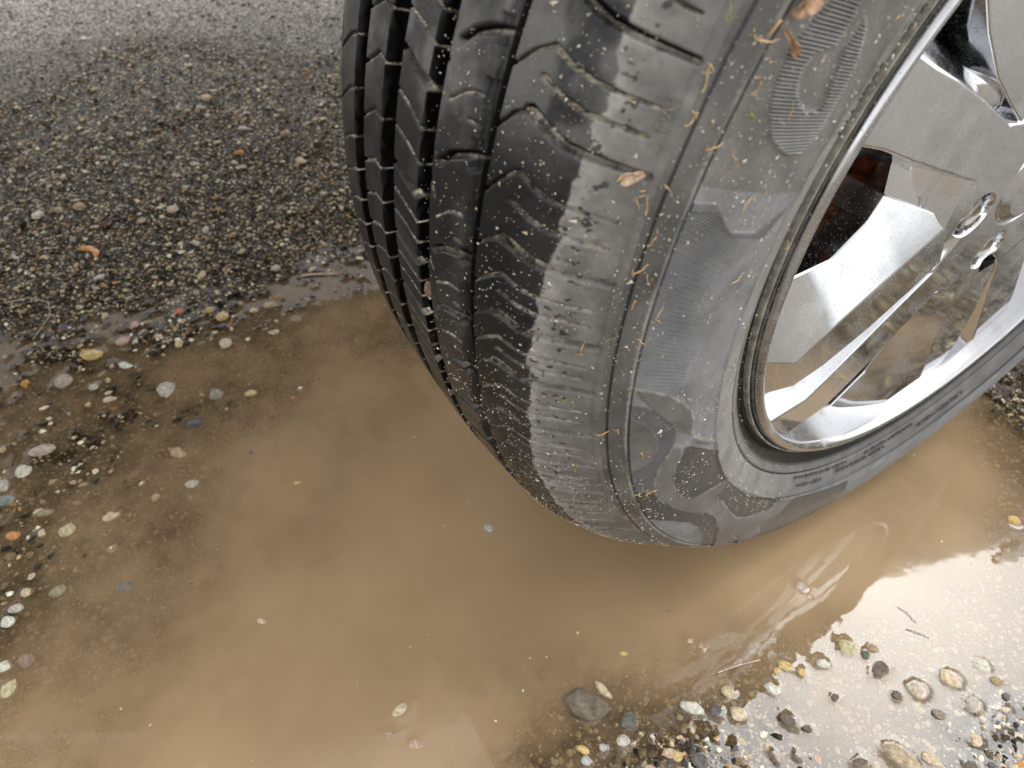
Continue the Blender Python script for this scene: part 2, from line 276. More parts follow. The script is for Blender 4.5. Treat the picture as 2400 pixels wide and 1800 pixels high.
PEB =[
 (-0.5588, -0.6275, 0.0097, 0.0068, 59.0, 0.62, 'greytan', 'grey tan pebble with a pointed left end in the shallow left edge of the puddle'),
 (-0.4862, -0.531, 0.0106, 0.0072, 34.0, 0.66, 'speckle', 'white pebble speckled with grey, largest pale one along the left puddle edge'),
 (-0.4517, -0.4869, 0.0081, 0.0062, 59.0, 0.68, 'greybrown', 'dome shaped grey brown pebble right of the white speckled pebble'),
 (-0.5047, -0.5885, 0.0085, 0.0036, 64.0, 0.65, 'cream', 'flat cream oval pebble left of and below the white speckled pebble'),
 (-0.4337, -0.4547, 0.0067, 0.0033, 67.0, 0.7, 'yellow', 'small yellow tan oval pebble on the brown water right of the grey brown dome'),
 (-0.5859, -0.5939, 0.0125, 0.0045, 71.0, 0.61, 'yellow', 'long pale yellow pebble lying flat at the edge of the wet asphalt'),
 (-0.5499, -0.5645, 0.0074, 0.0032, 56.0, 0.63, 'white', 'thin whitish green pebble below the pink orange triangular pebble'),
 (-0.5314, -0.6001, 0.006, 0.004, 39.0, 0.63, 'speckle', 'small white pebble with black specks above the flat cream oval pebble'),
 (-0.593, -0.5581, 0.0082, 0.0043, 59.0, 0.6, 'pink', 'pink orange triangular pebble in the wet asphalt above the puddle'),
 (-0.614, -0.5402, 0.005, 0.0038, 49.0, 0.59, 'pink', 'small round pink pebble left of the bright red chip'),
 (-0.6121, -0.4873, 0.0062, 0.0032, 59.0, 0.6, 'red', 'bright red orange chip lying in the wet asphalt'),
 (-0.5674, -0.409, 0.0062, 0.0032, 54.0, 0.62, 'cream', 'small cream pebble at the puddle edge nearest the tyre'),
 (-0.5654, -0.3888, 0.0102, 0.0041, 51.0, 0.62, 'tan', 'flat tan pebble just above the small cream pebble by the tyre side of the puddle'),
 (-0.5758, -0.4462, 0.0074, 0.0051, 74.0, 0.62, 'yellow', 'lumpy yellow pebble right of the bright red chip'),
 (-0.5263, -0.4561, 0.0073, 0.0051, 64.0, 0.64, 'cream', 'wedge shaped cream yellow pebble in the shallow water right of the pink triangle'),
 (-0.3923, -0.5432, 0.0093, 0.0055, 51.0, 0.72, 'ochre', 'ochre brown pebble half sunk in the muddy water'),
 (-0.422, -0.5189, 0.0103, 0.0057, 67.0, 0.7, 'slate', 'dark slate pebble half sunk in the brown water'),
 (-0.4638, -0.6605, 0.0133, 0.0046, 67.0, 0.66, 'pinkgrey', 'long pinkish beige flat stone near the left edge of the photo'),
 (-0.4477, -0.68, 0.0083, 0.008, 49.0, 0.67, 'mint', 'pale greenish white angular stone near the left edge'),
 (-0.4391, -0.698, 0.0078, 0.0053, 54.0, 0.67, 'speckle', 'grey white rough stone cut by the left edge of the photo'),
 (-0.4192, -0.6983, 0.0074, 0.0047, 89.0, 0.68, 'teal', 'blue green slate chip at the left edge of the photo'),
 (-0.3474, -0.6159, 0.0095, 0.0051, 69.0, 0.74, 'peach', 'smooth cream orange egg shaped pebble in the left shallows'),
 (-0.3534, -0.654, 0.0073, 0.0053, 74.0, 0.73, 'lemon', 'rough lemon yellow pebble below left of the egg shaped one'),
 (-0.3726, -0.6976, 0.0066, 0.0034, 67.0, 0.71, 'orange', 'orange pebble near the left edge below the blue green chip'),
 (-0.3845, -0.6695, 0.0074, 0.0035, 84.0, 0.71, 'olive', 'olive brown long pebble between the egg shaped pebble and the left edge'),
 (-0.3473, -0.5745, 0.0049, 0.0042, 104.0, 0.74, 'ochre', 'small ochre pebble standing on end right of the egg shaped pebble'),
 (-0.3448, -0.5412, 0.0068, 0.0039, 39.0, 0.75, 'speckle', 'mottled white and brown pebble alone in the brown shallows'),
 (-0.3531, -0.4788, 0.0082, 0.0053, 44.0, 0.75, 'slate', 'glossy dark grey lump poking out of the muddy water'),
 (-0.2931, -0.4505, 0.0048, 0.0027, 89.0, 0.78, 'yellow', 'small yellow grain poking out of the open muddy water'),
 (-0.9037, -0.5537, 0.009, 0.0052, 59.0, 0.47, 'ochre', 'small brown ochre pebble just above the orange crescent'),
 (-0.9113, -0.6077, 0.0081, 0.0052, 54.0, 0.47, 'white', 'small white pebble left of the orange crescent'),
 (-0.8282, -0.4423, 0.0077, 0.0045, 44.0, 0.5, 'cream', 'small cream pebble in the dark asphalt midway between left edge and tyre'),
 (-1.125, -0.3127, 0.0094, 0.0045, 59.0, 0.41, 'peach', 'small peach rectangular chip on the dark asphalt near the dry strip'),
 (-0.8589, -0.2421, 0.0089, 0.0051, 51.0, 0.48, 'peach', 'peach pebble on the wet asphalt close beside the tyre tread'),
 (-0.9255, -0.3163, 0.009, 0.0036, 59.0, 0.46, 'orange', 'thin orange chip on the dark asphalt left of the tread'),
 (-0.2911, -0.6702, 0.0073, 0.0044, 59.0, 0.76, 'olive', 'olive tan oval pebble under the shallow water at lower left'),
 (-0.3045, -0.6933, 0.0056, 0.0042, 59.0, 0.75, 'cream', 'rough cream pebble left of the olive tan oval'),
 (-0.2923, -0.7022, 0.006, 0.003, 79.0, 0.75, 'whitegrey', 'grey white flat pebble at lower left just above the glassy one'),
 (-0.2834, -0.7098, 0.0054, 0.0046, 79.0, 0.75, 'white', 'glassy white pebble by the lower left edge'),
 (-0.2433, -0.7169, 0.007, 0.007, 39.0, 0.78, 'mint', 'big pale yellow white angular stone cut by the lower left edge'),
 (-0.222, -0.7156, 0.0058, 0.0074, 59.0, 0.79, 'lemon', 'pale yellow stone directly below the big angular one at the lower left edge'),
 (-0.2392, -0.7012, 0.0068, 0.0046, 54.0, 0.78, 'brick', 'reddish brown oval pebble at lower left under thin water'),
 (-0.1722, -0.5267, 0.0054, 0.0029, 49.0, 0.86, 'cream', 'single cream pebble poking out in the middle of the open brown water'),
 (-0.0948, -0.5267, 0.0039, 0.0042, 59.0, 0.91, 'slate', 'round dark pebble in the open brown water near the bottom'),
 (-0.0457, -0.4559, 0.0111, 0.0075, 84.0, 0.94, 'shell', 'large cream shell shaped stone near the bottom of the puddle'),
 (-0.0337, -0.4712, 0.0046, 0.0046, 104.0, 0.95, 'tan', 'tan half sunk pebble just below the shell shaped stone'),
 (-0.0168, -0.4567, 0.0057, 0.0044, 59.0, 0.95, 'pink', 'pink oval pebble at the bottom right of the shell shaped stone'),
 (-0.1657, -0.5621, 0.0067, 0.0041, 79.0, 0.86, 'slate', 'dark sunken pebble in the middle of the lower left water'),
 (-0.2646, -0.619, 0.0106, 0.0061, 49.0, 0.79, 'mud', 'mud coated lump barely breaking the water at lower left'),
 (-0.0882, -0.6038, 0.0043, 0.0029, 59.0, 0.9, 'slate', 'dark pebble cut by the bottom edge of the photo'),
 (-0.1493, -0.3164, 0.0072, 0.006, 49.0, 0.85, 'speckle', 'small white and black pebble alone in the deep brown water before the tyre'),
 (0.0239, -0.3131, 0.0083, 0.0039, 19.0, 0.94, 'shell', 'curved cream bone like stone at the lower edge of the deep water'),
 (0.0301, -0.227, 0.0039, 0.0037, 59.0, 0.9, 'cream', 'round cream pebble in the brown water below the tyre'),
 (0.038, -0.2224, 0.0028, 0.0025, 59.0, 0.9, 'tan', 'small tan pebble touching the round cream one'),
 (0.0099, -0.2805, 0.0047, 0.0023, 64.0, 0.92, 'yellow', 'yellow sliver lying under thin water below the tyre'),
 (0.0442, -0.1112, 0.0048, 0.0034, 24.0, 0.83, 'whitegrey', 'white tan pebble poking out of the deep water by the tyre'),
 (0.0861, -0.1744, 0.0069, 0.0041, 49.0, 0.88, 'yellow', 'largest yellow fragment of the cluster in the shallows'),
 (0.0853, -0.1843, 0.0038, 0.0029, 89.0, 0.88, 'yellow', 'smaller yellow fragment left of the largest in the cluster'),
 (0.0964, -0.1684, 0.0029, 0.0034, 19.0, 0.87, 'yellow', 'narrow yellow fragment right of the cluster'),
 (0.1023, -0.1204, 0.0074, 0.0056, 39.0, 0.84, 'lemon', 'knobbly white and yellow stone standing out of the water at the sky reflection'),
 (0.1134, -0.1039, 0.0032, 0.0051, 119.0, 0.83, 'ochre', 'upright ochre pebble right of the knobbly white and yellow stone'),
 (0.1143, -0.1126, 0.004, 0.0035, 89.0, 0.84, 'green', 'dark green pebble between the ochre pebble and the knobbly stone'),
 (0.1287, -0.1122, 0.0105, 0.0053, 84.0, 0.84, 'brown', 'brown curved stone standing out of the sky reflecting water'),
 (0.1541, -0.0994, 0.0076, 0.0071, 44.0, 0.83, 'beige', 'beige block shaped stone in the sky reflecting water'),
 (0.1629, -0.0691, 0.0088, 0.0056, 24.0, 0.81, 'cream', 'cream wedge shaped stone right of the beige block'),
 (0.1689, -0.038, 0.0066, 0.0045, 24.0, 0.79, 'white', 'white egg shaped stone near the right edge'),
 (0.1244, -0.1606, 0.0032, 0.0032, 59.0, 0.87, 'brown', 'small round brown pebble alone in the sky reflecting water'),
 (0.1485, -0.1179, 0.0037, 0.003, 29.0, 0.85, 'brown', 'small dark brown pebble left of the beige block'),
 (0.1751, -0.1018, 0.0054, 0.0033, 44.0, 0.83, 'greybrown', 'grey brown half sunk oval at the edge of the right gravel'),
 (0.1783, -0.1531, 0.0119, 0.0073, 39.0, 0.87, 'striped', 'largest tan stone with dark stripes at the bottom right'),
 (0.1922, -0.1344, 0.0073, 0.0055, 24.0, 0.86, 'cream', 'cream pointed stone right of the striped stone at the bottom edge'),
 (0.202, -0.0944, 0.005, 0.0037, 69.0, 0.83, 'cream', 'small oval cream pebble in the right gravel'),
 (0.1839, -0.0722, 0.007, 0.0058, 29.0, 0.81, 'speckle', 'rough white lump speckled with black in the right gravel'),
 (0.1181, -0.2043, 0.0067, 0.0038, 29.0, 0.9, 'brown', 'brown flat pebble at the tip of the bottom gravel bar'),
 (0.0931, -0.2334, 0.0066, 0.0061, 69.0, 0.91, 'shell', 'white and cream cracked stone at the upper edge of the bottom gravel'),
 (0.0832, -0.2475, 0.0051, 0.0048, 59.0, 0.92, 'darkgrey', 'round grey and black pebble left of the cracked cream stone'),
 (0.0712, -0.2618, 0.0091, 0.0043, 39.0, 0.92, 'white', 'wet white oblong stone left of the round grey and black pebble'),
 (0.0772, -0.2296, 0.0052, 0.0042, 69.0, 0.91, 'lemon', 'pale yellow white pebble above the cracked cream stone'),
 (0.0937, -0.1976, 0.0052, 0.0047, 59.0, 0.89, 'white', 'white rounded stone at the border between mud and sky reflection'),
 (0.0632, -0.3221, 0.0059, 0.0053, 59.0, 0.95, 'whitegrey', 'whitish round pebble ringed by water in the bottom gravel'),
 (0.0538, -0.3098, 0.0079, 0.0054, 69.0, 0.94, 'moss', 'greenish dark pebble with a bright wet top in the bottom gravel'),
 (0.0585, -0.3385, 0.0034, 0.0032, 59.0, 0.96, 'bluegrey', 'small pale blue grey pebble left in the bottom gravel'),
 (0.0596, -0.354, 0.0038, 0.0032, 69.0, 0.96, 'bluegrey', 'blue grey oval pebble at the far left of the bottom gravel'),
 (0.0514, -0.3524, 0.0029, 0.0062, 119.0, 0.96, 'yellow', 'slim yellow stone standing at the far left of the bottom gravel'),
 (0.0881, -0.2984, 0.004, 0.0057, -21.0, 0.95, 'peach', 'upright peach pebble in the bottom gravel'),
 (0.0927, -0.2941, 0.0035, 0.0043, -1.0, 0.95, 'yellow', 'yellow pebble touching the upright peach one'),
 (0.1035, -0.2828, 0.0066, 0.0052, 59.0, 0.94, 'darkgrey', 'dark grey wet stone at the bottom edge of the gravel'),
 (0.0257, -0.3319, 0.0145, 0.0125, 59.0, 0.94, 'mud', 'large dark mud coated lump under the water at the left of the bottom gravel'),
 (0.1007, 0.1108, 0.0066, 0.007, 29.0, 0.7, 'gold', 'golden yellow flake at the right edge beside the puddle'),
 (0.23, -0.0793, 0.0024, 0.0055, -21.0, 0.82, 'orange', 'orange stone cut by the bottom right corner'),
 (0.1941, -0.0453, 0.0033, 0.0028, -1.0, 0.8, 'darkgrey', 'small charcoal pebble in the right gravel near the edge'),
 (0.1294, -0.1968, 0.0036, 0.0021, 49.0, 0.9, 'brown', 'tiny brown two lobed pebble below the gravel bar tip'),
 (0.1669, -0.1816, 0.0071, 0.0047, 74.0, 0.89, 'brown', 'brown rough pebble at the bottom edge left of the striped stone'),
 (0.1834, -0.0401, 0.0059, 0.0034, 34.0, 0.79, 'ochre', 'ochre half buried pebble at the top of the right gravel'),
 (0.1007, -0.1482, 0.0052, 0.0031, 49.0, 0.86, 'white', 'paired white chip at the mud line left of the sky reflection'),
]

ANGULAR = {'red', 'mint', 'speckle', 'yellow', 'shell', 'beige', 'orange', 'gold', 'teal', 'cream'}
MENISC = []
def gh1(x, y): return float(ground_h(np.array([x]), np.array([y]))[0])
for i, (x, y, a, bb, ang, se, colr, lab) in enumerate(PEB):
    bb2 = min(bb / max(.55, se), a * 1.15 if a > bb else bb); c_ = .42 * (a + bb2) * .85
    c_ = max(min(a, bb2) * .6, c_ * .85)
    o = link('pebble', rock(i % 9, colr, colr in ANGULAR and i % 3 != 2))
    z = gh1(x, y); top = z + c_ * 1.25
    # stones that the photo shows breaking the water stand on the bottom; the others lie just under the surface
    if -.006 < z and top < .0028: z += .0028 - top
    elif z < -.004 and top < .0015: z = .0012 - c_ * 1.25 if colr not in ('slate', 'mud', 'olive', 'brick', 'ochre') else -.0012 - c_ * .9
    z0 = z + c_ * .35
    o.location = (x, y, z0); o.scale = (a, bb2, c_); o.rotation_euler = (0, 0, R(ang))
    tag(o, lab, 'pebble' if max(a, bb) < .0085 else 'stone', 'stones lying in and around the puddle')
    if gh1(x, y) < .0015: MENISC.append((x, y, max(a, bb2), min(a, bb2), R(ang)))

# small scattered pebbles: individuals, told apart only by where they lie
SMALL = ['cream', 'tan', 'whitegrey', 'grey']; SMALLR = ['darkgrey', 'brown', 'whitegrey', 'cream']
CNAME = dict(cream='cream', tan='tan', whitegrey='whitish grey', grey='grey', darkgrey='dark', brown='brown')
def where_left(x, y):
    a_ = 'far from the puddle' if x < -.85 else 'midway to the puddle' if x < -.62 else 'at the puddle edge'
    b_ = 'beside the tyre' if y > -.38 else 'in the middle' if y > -.55 else 'near the left edge'
    return 'on wet asphalt ' + a_ + ' ' + b_
def where_right(x, y):
    if x > .165: return 'in the corner gravel, ' + ('upper part' if y > -.07 else 'lower part')
    if y < -.3: return 'at the left end of the bottom gravel'
    if y < -.2: return 'in the bottom gravel bar'
    return 'in the shallows between the tyre and the corner gravel'
def scatter(n, box, kinds, group, amin, amax, zmin, zmax):
    k = 0; tries = 0
    while k < n and tries < n * 40:
        tries += 1
        x = rng.uniform(box[0], box[1]); y = rng.uniform(box[2], box[3]); z = float(basin(np.array([x]), np.array([y]))[0])
        if not (zmin < z < zmax) or (x > -.27 and x < .03 and abs(y) < .4): continue
        j = rng.choice(len(kinds), p=[.34, .28, .22, .16]); colr = kinds[j]; an_ = bool(rng.integers(2))
        lab = 'small ' + ('angular ' if an_ else 'rounded ') + CNAME[colr] + ' pebble ' + (where_left(x, y) if x < -.2 else where_right(x, y))
        a = rng.uniform(amin, amax); o = link('pebble', rock(int(rng.integers(9)), colr, an_))
        o.scale = (a * rng.uniform(1, 1.5), a * rng.uniform(.7, 1), a * rng.uniform(.5, .8)); o.location = (x, y, gh1(x, y) + a * .12)
        o.rotation_euler = (rng.uniform(-.3, .3), rng.uniform(-.3, .3), rng.uniform(0, 6.28)); tag(o, lab, 'pebble', group); k += 1
        if z < .001: MENISC.append((x, y, a * 1.2, a * .9, 0.0))
scatter(120, (-1.15, -.3, -.72, -.18), SMALL, 'small pebbles in the wet asphalt', .0032, .0055, -.002, .02)
scatter(70, (.03, .27, -.4, .05), SMALLR, 'small pebbles in the lower right gravel', .0018, .0034, -.0012, .006)

# ------------------------------------------------------------------ grit: thousands of stones, one mass
def grit(name, x, y, size, cols, label, sink=.25):
    base = bmesh.new(); bmesh.ops.create_icosphere(base, subdivisions=1, radius=1)
    bv = np.array([v.co[:] for v in base.verts]); bf = np.array([[v.index for v in f.verts] for f in base.faces]); base.free()
    n = len(x); z = ground_h(x, y)
    jit = rng.uniform(.65, 1.2, (n, len(bv), 1)); V = bv[None] * jit
    sc = size[:, None, None] * np.stack([rng.uniform(.8, 1.5, n), rng.uniform(.7, 1.1, n), rng.uniform(.45, .8, n)], -1)[:, None, :]
    V = V * sc; a = rng.uniform(0, 6.28, n); ca, sa = np.cos(a)[:, None], np.sin(a)[:, None]
    V = np.stack([V[..., 0] * ca - V[..., 1] * sa + x[:, None], V[..., 0] * sa + V[..., 1] * ca + y[:, None], V[..., 2] + (z + size * (.5 - sink * 1.6))[:, None]], -1)
    F = (bf[None] + (np.arange(n) * len(bv))[:, None, None]).reshape(-1, 3)
    me = mesh_np(name, V.reshape(-1, 3), F, False, {'tint': np.repeat(cols, len(bv), 0)})
    m, t, b = mat(name); ca_ = attr(t, 'tint').outputs['Color']
    mx = t.nodes.new('ShaderNodeMix'); mx.data_type = 'RGBA'; mx.blend_type = 'MULTIPLY'; mx.inputs[0].default_value = 1
    t.links.new(ca_, mx.inputs[6]); t.links.new(mixc(t, ramp(t, noise(t, 500, 3), .3, .7), (.6, .6, .6), (1.15, 1.15, 1.15)), mx.inputs[7])
    t.links.new(mx.outputs[2], b.inputs['Base Color']); b.inputs['Roughness'].default_value = .34 if 'wet' in name else .7; b.inputs['Specular IOR Level'].default_value = .12
    o = link(name, me, m); tag(o, label, 'gravel', None, 'stuff'); return o
def colmix(n, pal, p):
    pal = np.array(pal); i = rng.choice(len(pal), n, p=p); return np.clip(pal[i] * rng.uniform(.6, 1.4, (n, 1)), 0, .75)
WETPAL = [(.022, .016, .009), (.060, .043, .023), (.15, .108, .058), (.40, .30, .17), (.66, .57, .41), (.38, .19, .06), (.050, .046, .038)]
n = 42000
x = rng.uniform(-1.45, -.3, n); y = rng.uniform(-.78, -.05, n); z = basin(x, y); near = np.clip((1.6 + x) / 1.2, .15, 1)
k = (z > -.0055) & (z < .024) & (rng.random(n) < near) & ~((x > -.3) & (y > -.37))
grit('wet_gravel', x[k], y[k], rng.gamma(2.0, .00055, k.sum()) + .0007, colmix(k.sum(), WETPAL, [.27, .19, .17, .20, .12, .03, .02]), 'dark wet grit of the asphalt left of the tyre')
n = 9000
x = rng.uniform(-2.3, -.9, n); y = rng.uniform(-.75, .6, n); z = basin(x, y); k = z > .02
grit('dry_gravel', x[k], y[k], rng.gamma(2.2, .0007, k.sum()) + .001, colmix(k.sum(), [(.10, .09, .075), (.2, .18, .155), (.34, .31, .27), (.5, .47, .42), (.06, .055, .05)], [.25, .3, .25, .08, .12]), 'pale dry grit of the asphalt far behind the tyre')
n = 60000
x = rng.uniform(.0, .30, n); y = rng.uniform(-.45, .36, n); z = basin(x, y); k = (z > -.0042) & (rng.random(n) < sstep(-.0018, .0006, z) + .012)
grit('wet_shore_gravel', x[k], y[k], rng.gamma(2.2, .00045, k.sum()) + .0005, colmix(k.sum(), WETPAL, [.26, .25, .17, .14, .09, .03, .06]), 'wet gravel and grit standing out of the water at the lower right')

# ------------------------------------------------------------------ muddy water
wx = axis([(-.85, -.25, .004), (-.25, .28, .0016)]); wy = axis([(-.85, -.45, .004), (-.45, .12, .0016), (.12, .6, .006)])
X, Y = np.meshgrid(wx, wy, indexing='ij'); G = ground_h(X, Y); D = -G
Zw = np.zeros_like(X)
for mx_, my_, a, bb, an in MENISC:                                   # water creeps up against each stone
    i0, i1 = np.searchsorted(wx, [mx_ - a - .012, mx_ + a + .012]); j0, j1 = np.searchsorted(wy, [my_ - a - .012, my_ + a + .012])
    if i1 <= i0 or j1 <= j0: continue
    dx = X[i0:i1, j0:j1] - mx_; dy = Y[i0:i1, j0:j1] - my_; c_, s_ = math.cos(an), math.sin(an)
    am_ = .00015 + .0006 * ((mx_ * 7919.3 + my_ * 104.7) % 1.0)
    u = (dx * c_ + dy * s_) / a; v = (-dx * s_ + dy * c_) / bb; dd = (np.hypot(u, v) - 1) * min(a, bb) + (vnoise(X[i0:i1, j0:j1] * 260, Y[i0:i1, j0:j1] * 260, 19) - .45) * .0030
    Zw[i0:i1, j0:j1] = np.maximum(Zw[i0:i1, j0:j1], am_ * np.exp(-np.clip(dd, 0, 1) / .0017))
Zw += .0009 * sstep(.0018, -.001, D) * np.clip(-0 + sstep(-.004, .0, D), 0, 1)   # and against the rough shore
Zw += (fbm(X * 9, Y * 9, 77, 2) - .5) * .0004
vis = D > -.0012
keep = vis[:-1, :-1] | vis[1:, :-1] | vis[:-1, 1:] | vis[1:, 1:]
murk = 1 - np.exp(-(np.clip(D, 0, 1) + .0011 * sstep(-.0005, .001, D) * (1 - sstep(0, .05, X))) / .0086)
WAT = bpy.data.materials.new('muddy_water'); WAT.use_nodes = True; t = WAT.node_tree; t.nodes.clear()
out = t.nodes.new('ShaderNodeOutputMaterial'); tr_ = t.nodes.new('ShaderNodeBsdfTransparent'); df = t.nodes.new('ShaderNodeBsdfDiffuse'); gl = t.nodes.new('ShaderNodeBsdfGlossy')
tr_.inputs[0].default_value = (.93, .89, .82, 1)
n1 = noise(t, 7, 5, .6); n2 = noise(t, 900, 2)
mc = mixc(t, ramp(t, n1, .3, .7), (.335, .232, .128), (.375, .262, .148)); mc = mixc(t, ramp(t, n2, .74, .80, 0, .4), mc, (.45, .36, .24)); t.links.new(mc, df.inputs[0])
gl.inputs['Roughness'].default_value = .012; gl.inputs[0].default_value = (1, 1, 1, 1)
mk = attr(t, 'murk').outputs['Fac']; mkn = mth(t, 'MULTIPLY', mk, mth(t, 'ADD', .92, mth(t, 'MULTIPLY', n1, .12)), clamp=True)
m1 = t.nodes.new('ShaderNodeMixShader'); t.links.new(mkn, m1.inputs[0]); t.links.new(tr_.outputs[0], m1.inputs[1]); t.links.new(df.outputs[0], m1.inputs[2])
fr = N(t, 'ShaderNodeFresnel', IOR=1.333); m2 = t.nodes.new('ShaderNodeMixShader'); t.links.new(fr.outputs[0], m2.inputs[0]); t.links.new(m1.outputs[0], m2.inputs[1]); t.links.new(gl.outputs[0], m2.inputs[2])
bp = N(t, 'ShaderNodeBump', Strength=.12, Distance=.0008); t.links.new(noise(t, 45, 2), bp.inputs['Height'])
for q in (fr, gl): t.links.new(bp.outputs[0], q.inputs['Normal'])
t.links.new(m2.outputs[0], out.inputs[0])
me = mesh_np('puddle_water', np.stack([X, Y, Zw], -1).reshape(-1, 3), grid_faces(len(wx), len(wy), keep, flip=True), True, {'murk': murk.ravel()})
pw = link('puddle_water', me, WAT); tag(pw, 'shallow puddle of brown muddy water round the tyre', None, None, 'structure')

n = 2600
x = rng.uniform(-.5, .2, n); y = rng.uniform(-.72, .2, n); z = basin(x, y); k = (z < -.002) & (rng.random(n) < .25 + .9 * fbm(x * 9, y * 9, 55, 3) ** 2)
_g = ground_h; ground_h = lambda a_, b_: np.full(np.shape(a_), -.0004)
grit('floating_specks', x[k], y[k], rng.gamma(1.5, .00020, k.sum()) + .00022, colmix(k.sum(), [(.55, .45, .30), (.62, .56, .45), (.18, .13, .08)], [.5, .25, .25]), 'tiny specks of chaff floating on the muddy water')
ground_h = _g

# ------------------------------------------------------------------ tyre
PROF = np.array([(-.2255, .248), (-.238, .262), (-.2455, .285), (-.243, .305), (-.236, .328), (-.2215, .350), (-.2065, .3690), (-.1763, .3730), (-.1366, .3741), (-.1169, .3742), (-.0973, .3735), (-.0575, .3695), (-.044, .3634), (-.029, .3560), (-.012, .3396), (-.0038, .3322), (.0037, .3223), (.009, .303), (.0112, .285), (.0096, .2668), (.0045, .250), (-.001, .240), (-.006, .2335)])
def spline(P, per=24):
    P = np.array(P); Q = np.vstack([2 * P[0] - P[1], P, 2 * P[-1] - P[-2]]); out = []
    for i in range(1, len(Q) - 2):
        tt = np.linspace(0, 1, per, endpoint=False)[:, None]; p0, p1, p2, p3 = Q[i - 1:i + 3]
        out.append(.5 * (2 * p1 + (p2 - p0) * tt + (2 * p0 - 5 * p1 + 4 * p2 - p3) * tt ** 2 + (3 * p1 - p0 - 3 * p2 + p3) * tt ** 3))
    return np.vstack(out + [P[-1:]])
PF = spline(PROF); PS = np.concatenate([[0], np.cumsum(np.hypot(*np.diff(PF, axis=0).T))])
def prof(s):
    x = np.interp(s, PS, PF[:, 0]); r = np.interp(s, PS, PF[:, 1])
    e = .0006; dx = np.interp(s + e, PS, PF[:, 0]) - np.interp(s - e, PS, PF[:, 0]); dr = np.interp(s + e, PS, PF[:, 1]) - np.interp(s - e, PS, PF[:, 1])
    L = np.hypot(dx, dr) + 1e-12; return x, r, -dr / L, dx / L
iA = np.argmin(np.hypot(PF[:, 0] + .0038, PF[:, 1] - .3322)); SA = PS[iA]
itop = np.argmax(PF[:, 1])
def s_of_x(x): return np.interp(x, PF[120:iA + 40, 0], PS[120:iA + 40])      # tread side, x grows with s
def s_of_r(r): j = slice(iA - 30, len(PF)); return np.interp(-np.asarray(r), -PF[j, 1], PS[j])
def tpos(th, s, h=0.0):                                             # theta in degrees from straight down towards the front
    x, r, nx, nr = prof(s); x = x + nx * h; r = r + nr * h; a = np.radians(th)
    return np.stack([x + 0 * a, -r * np.sin(a), -r * np.cos(a)], -1)
def tnorm(th, s):
    x, r, nx, nr = prof(np.array([s])); a = math.radians(th); return Vector((nx[0], -nr[0] * math.sin(a), -nr[0] * math.cos(a)))
wheel = empty('car_wheel', (0, 0, AX)); tag(wheel, 'car wheel with worn road tyre and polished alloy rim standing in the puddle', 'wheel')

WT = [170, 163.5, 156.2, 149, 141.6, 134.4, 127.4, 120.3, 113.5, 106.55, 98.65, 92.85, 87.9, 82.15, 77.05, 71.4, 65.4, 59.6, 54.0, 48.2, 42.0, 36.3, 30.1]
th_t = np.concatenate([np.arange(30, 126.01, .105)])
s_t = np.unique(np.concatenate([np.arange(s_of_x(-.205), s_of_x(-.06), .0007), np.arange(s_of_x(-.06), SA + .0001, .0005), [SA]]))
TH, SS = np.meshgrid(th_t, s_t, indexing='ij'); XX, RR, NX, NR = prof(SS); UU = np.radians(TH) * .37
H = np.zeros_like(TH); MUD_GLINT = np.zeros_like(TH); DEEP = np.zeros_like(TH)
def carve(th0, pts, hw, depth, mud=0.0, soft=.00035, hw2=None):
    P_ = [(math.radians(th0 + a) * .37, xx) for a, xx in pts]
    u0 = min(p[0] for p in P_) - .006; u1 = max(p[0] for p in P_) + .006; x0 = min(p[1] for p in P_) - .006; x1 = max(p[1] for p in P_) + .006
    i = np.where((UU[:, 0] > u0) & (UU[:, 0] < u1))[0]; j = np.where((XX[0] > x0) & (XX[0] < x1))[0]
    if len(i) == 0 or len(j) == 0: return
    sl_ = (slice(i[0], i[-1] + 1), slice(j[0], j[-1] + 1)); d, tt = polydist(UU[sl_], XX[sl_], P_)
    w_ = hw if hw2 is None else hw + (hw2 - hw) * tt
    f = 1 - sstep(w_ - soft, w_ + soft, d); H[sl_] = np.minimum(H[sl_], -depth * f)
    uc = np.interp(tt, np.linspace(0, 1, len(P_)), [p[0] for p in P_]); lo_ = sstep(.0003, -.0003, UU[sl_] - uc)
    MUD_GLINT[sl_] = np.maximum(MUD_GLINT[sl_], f * mud * lo_); DEEP[sl_] = np.maximum(DEEP[sl_], f * (1 - lo_) * min(1, depth / .0026))  # lower side painted bright as dirt and wet glint, upper side painted shade-black
wob = (fbm(UU * 90, XX * 40, 4, 2) - .5)
def groove(x0, hw, depth, lo=None):
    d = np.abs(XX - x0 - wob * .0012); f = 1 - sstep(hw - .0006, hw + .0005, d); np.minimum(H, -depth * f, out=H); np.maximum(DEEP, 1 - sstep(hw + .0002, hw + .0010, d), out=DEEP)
groove(-.1728, .0062, .0078); groove(-.1364, .0074, .0080); groove(-.0984, .0050, .0078)
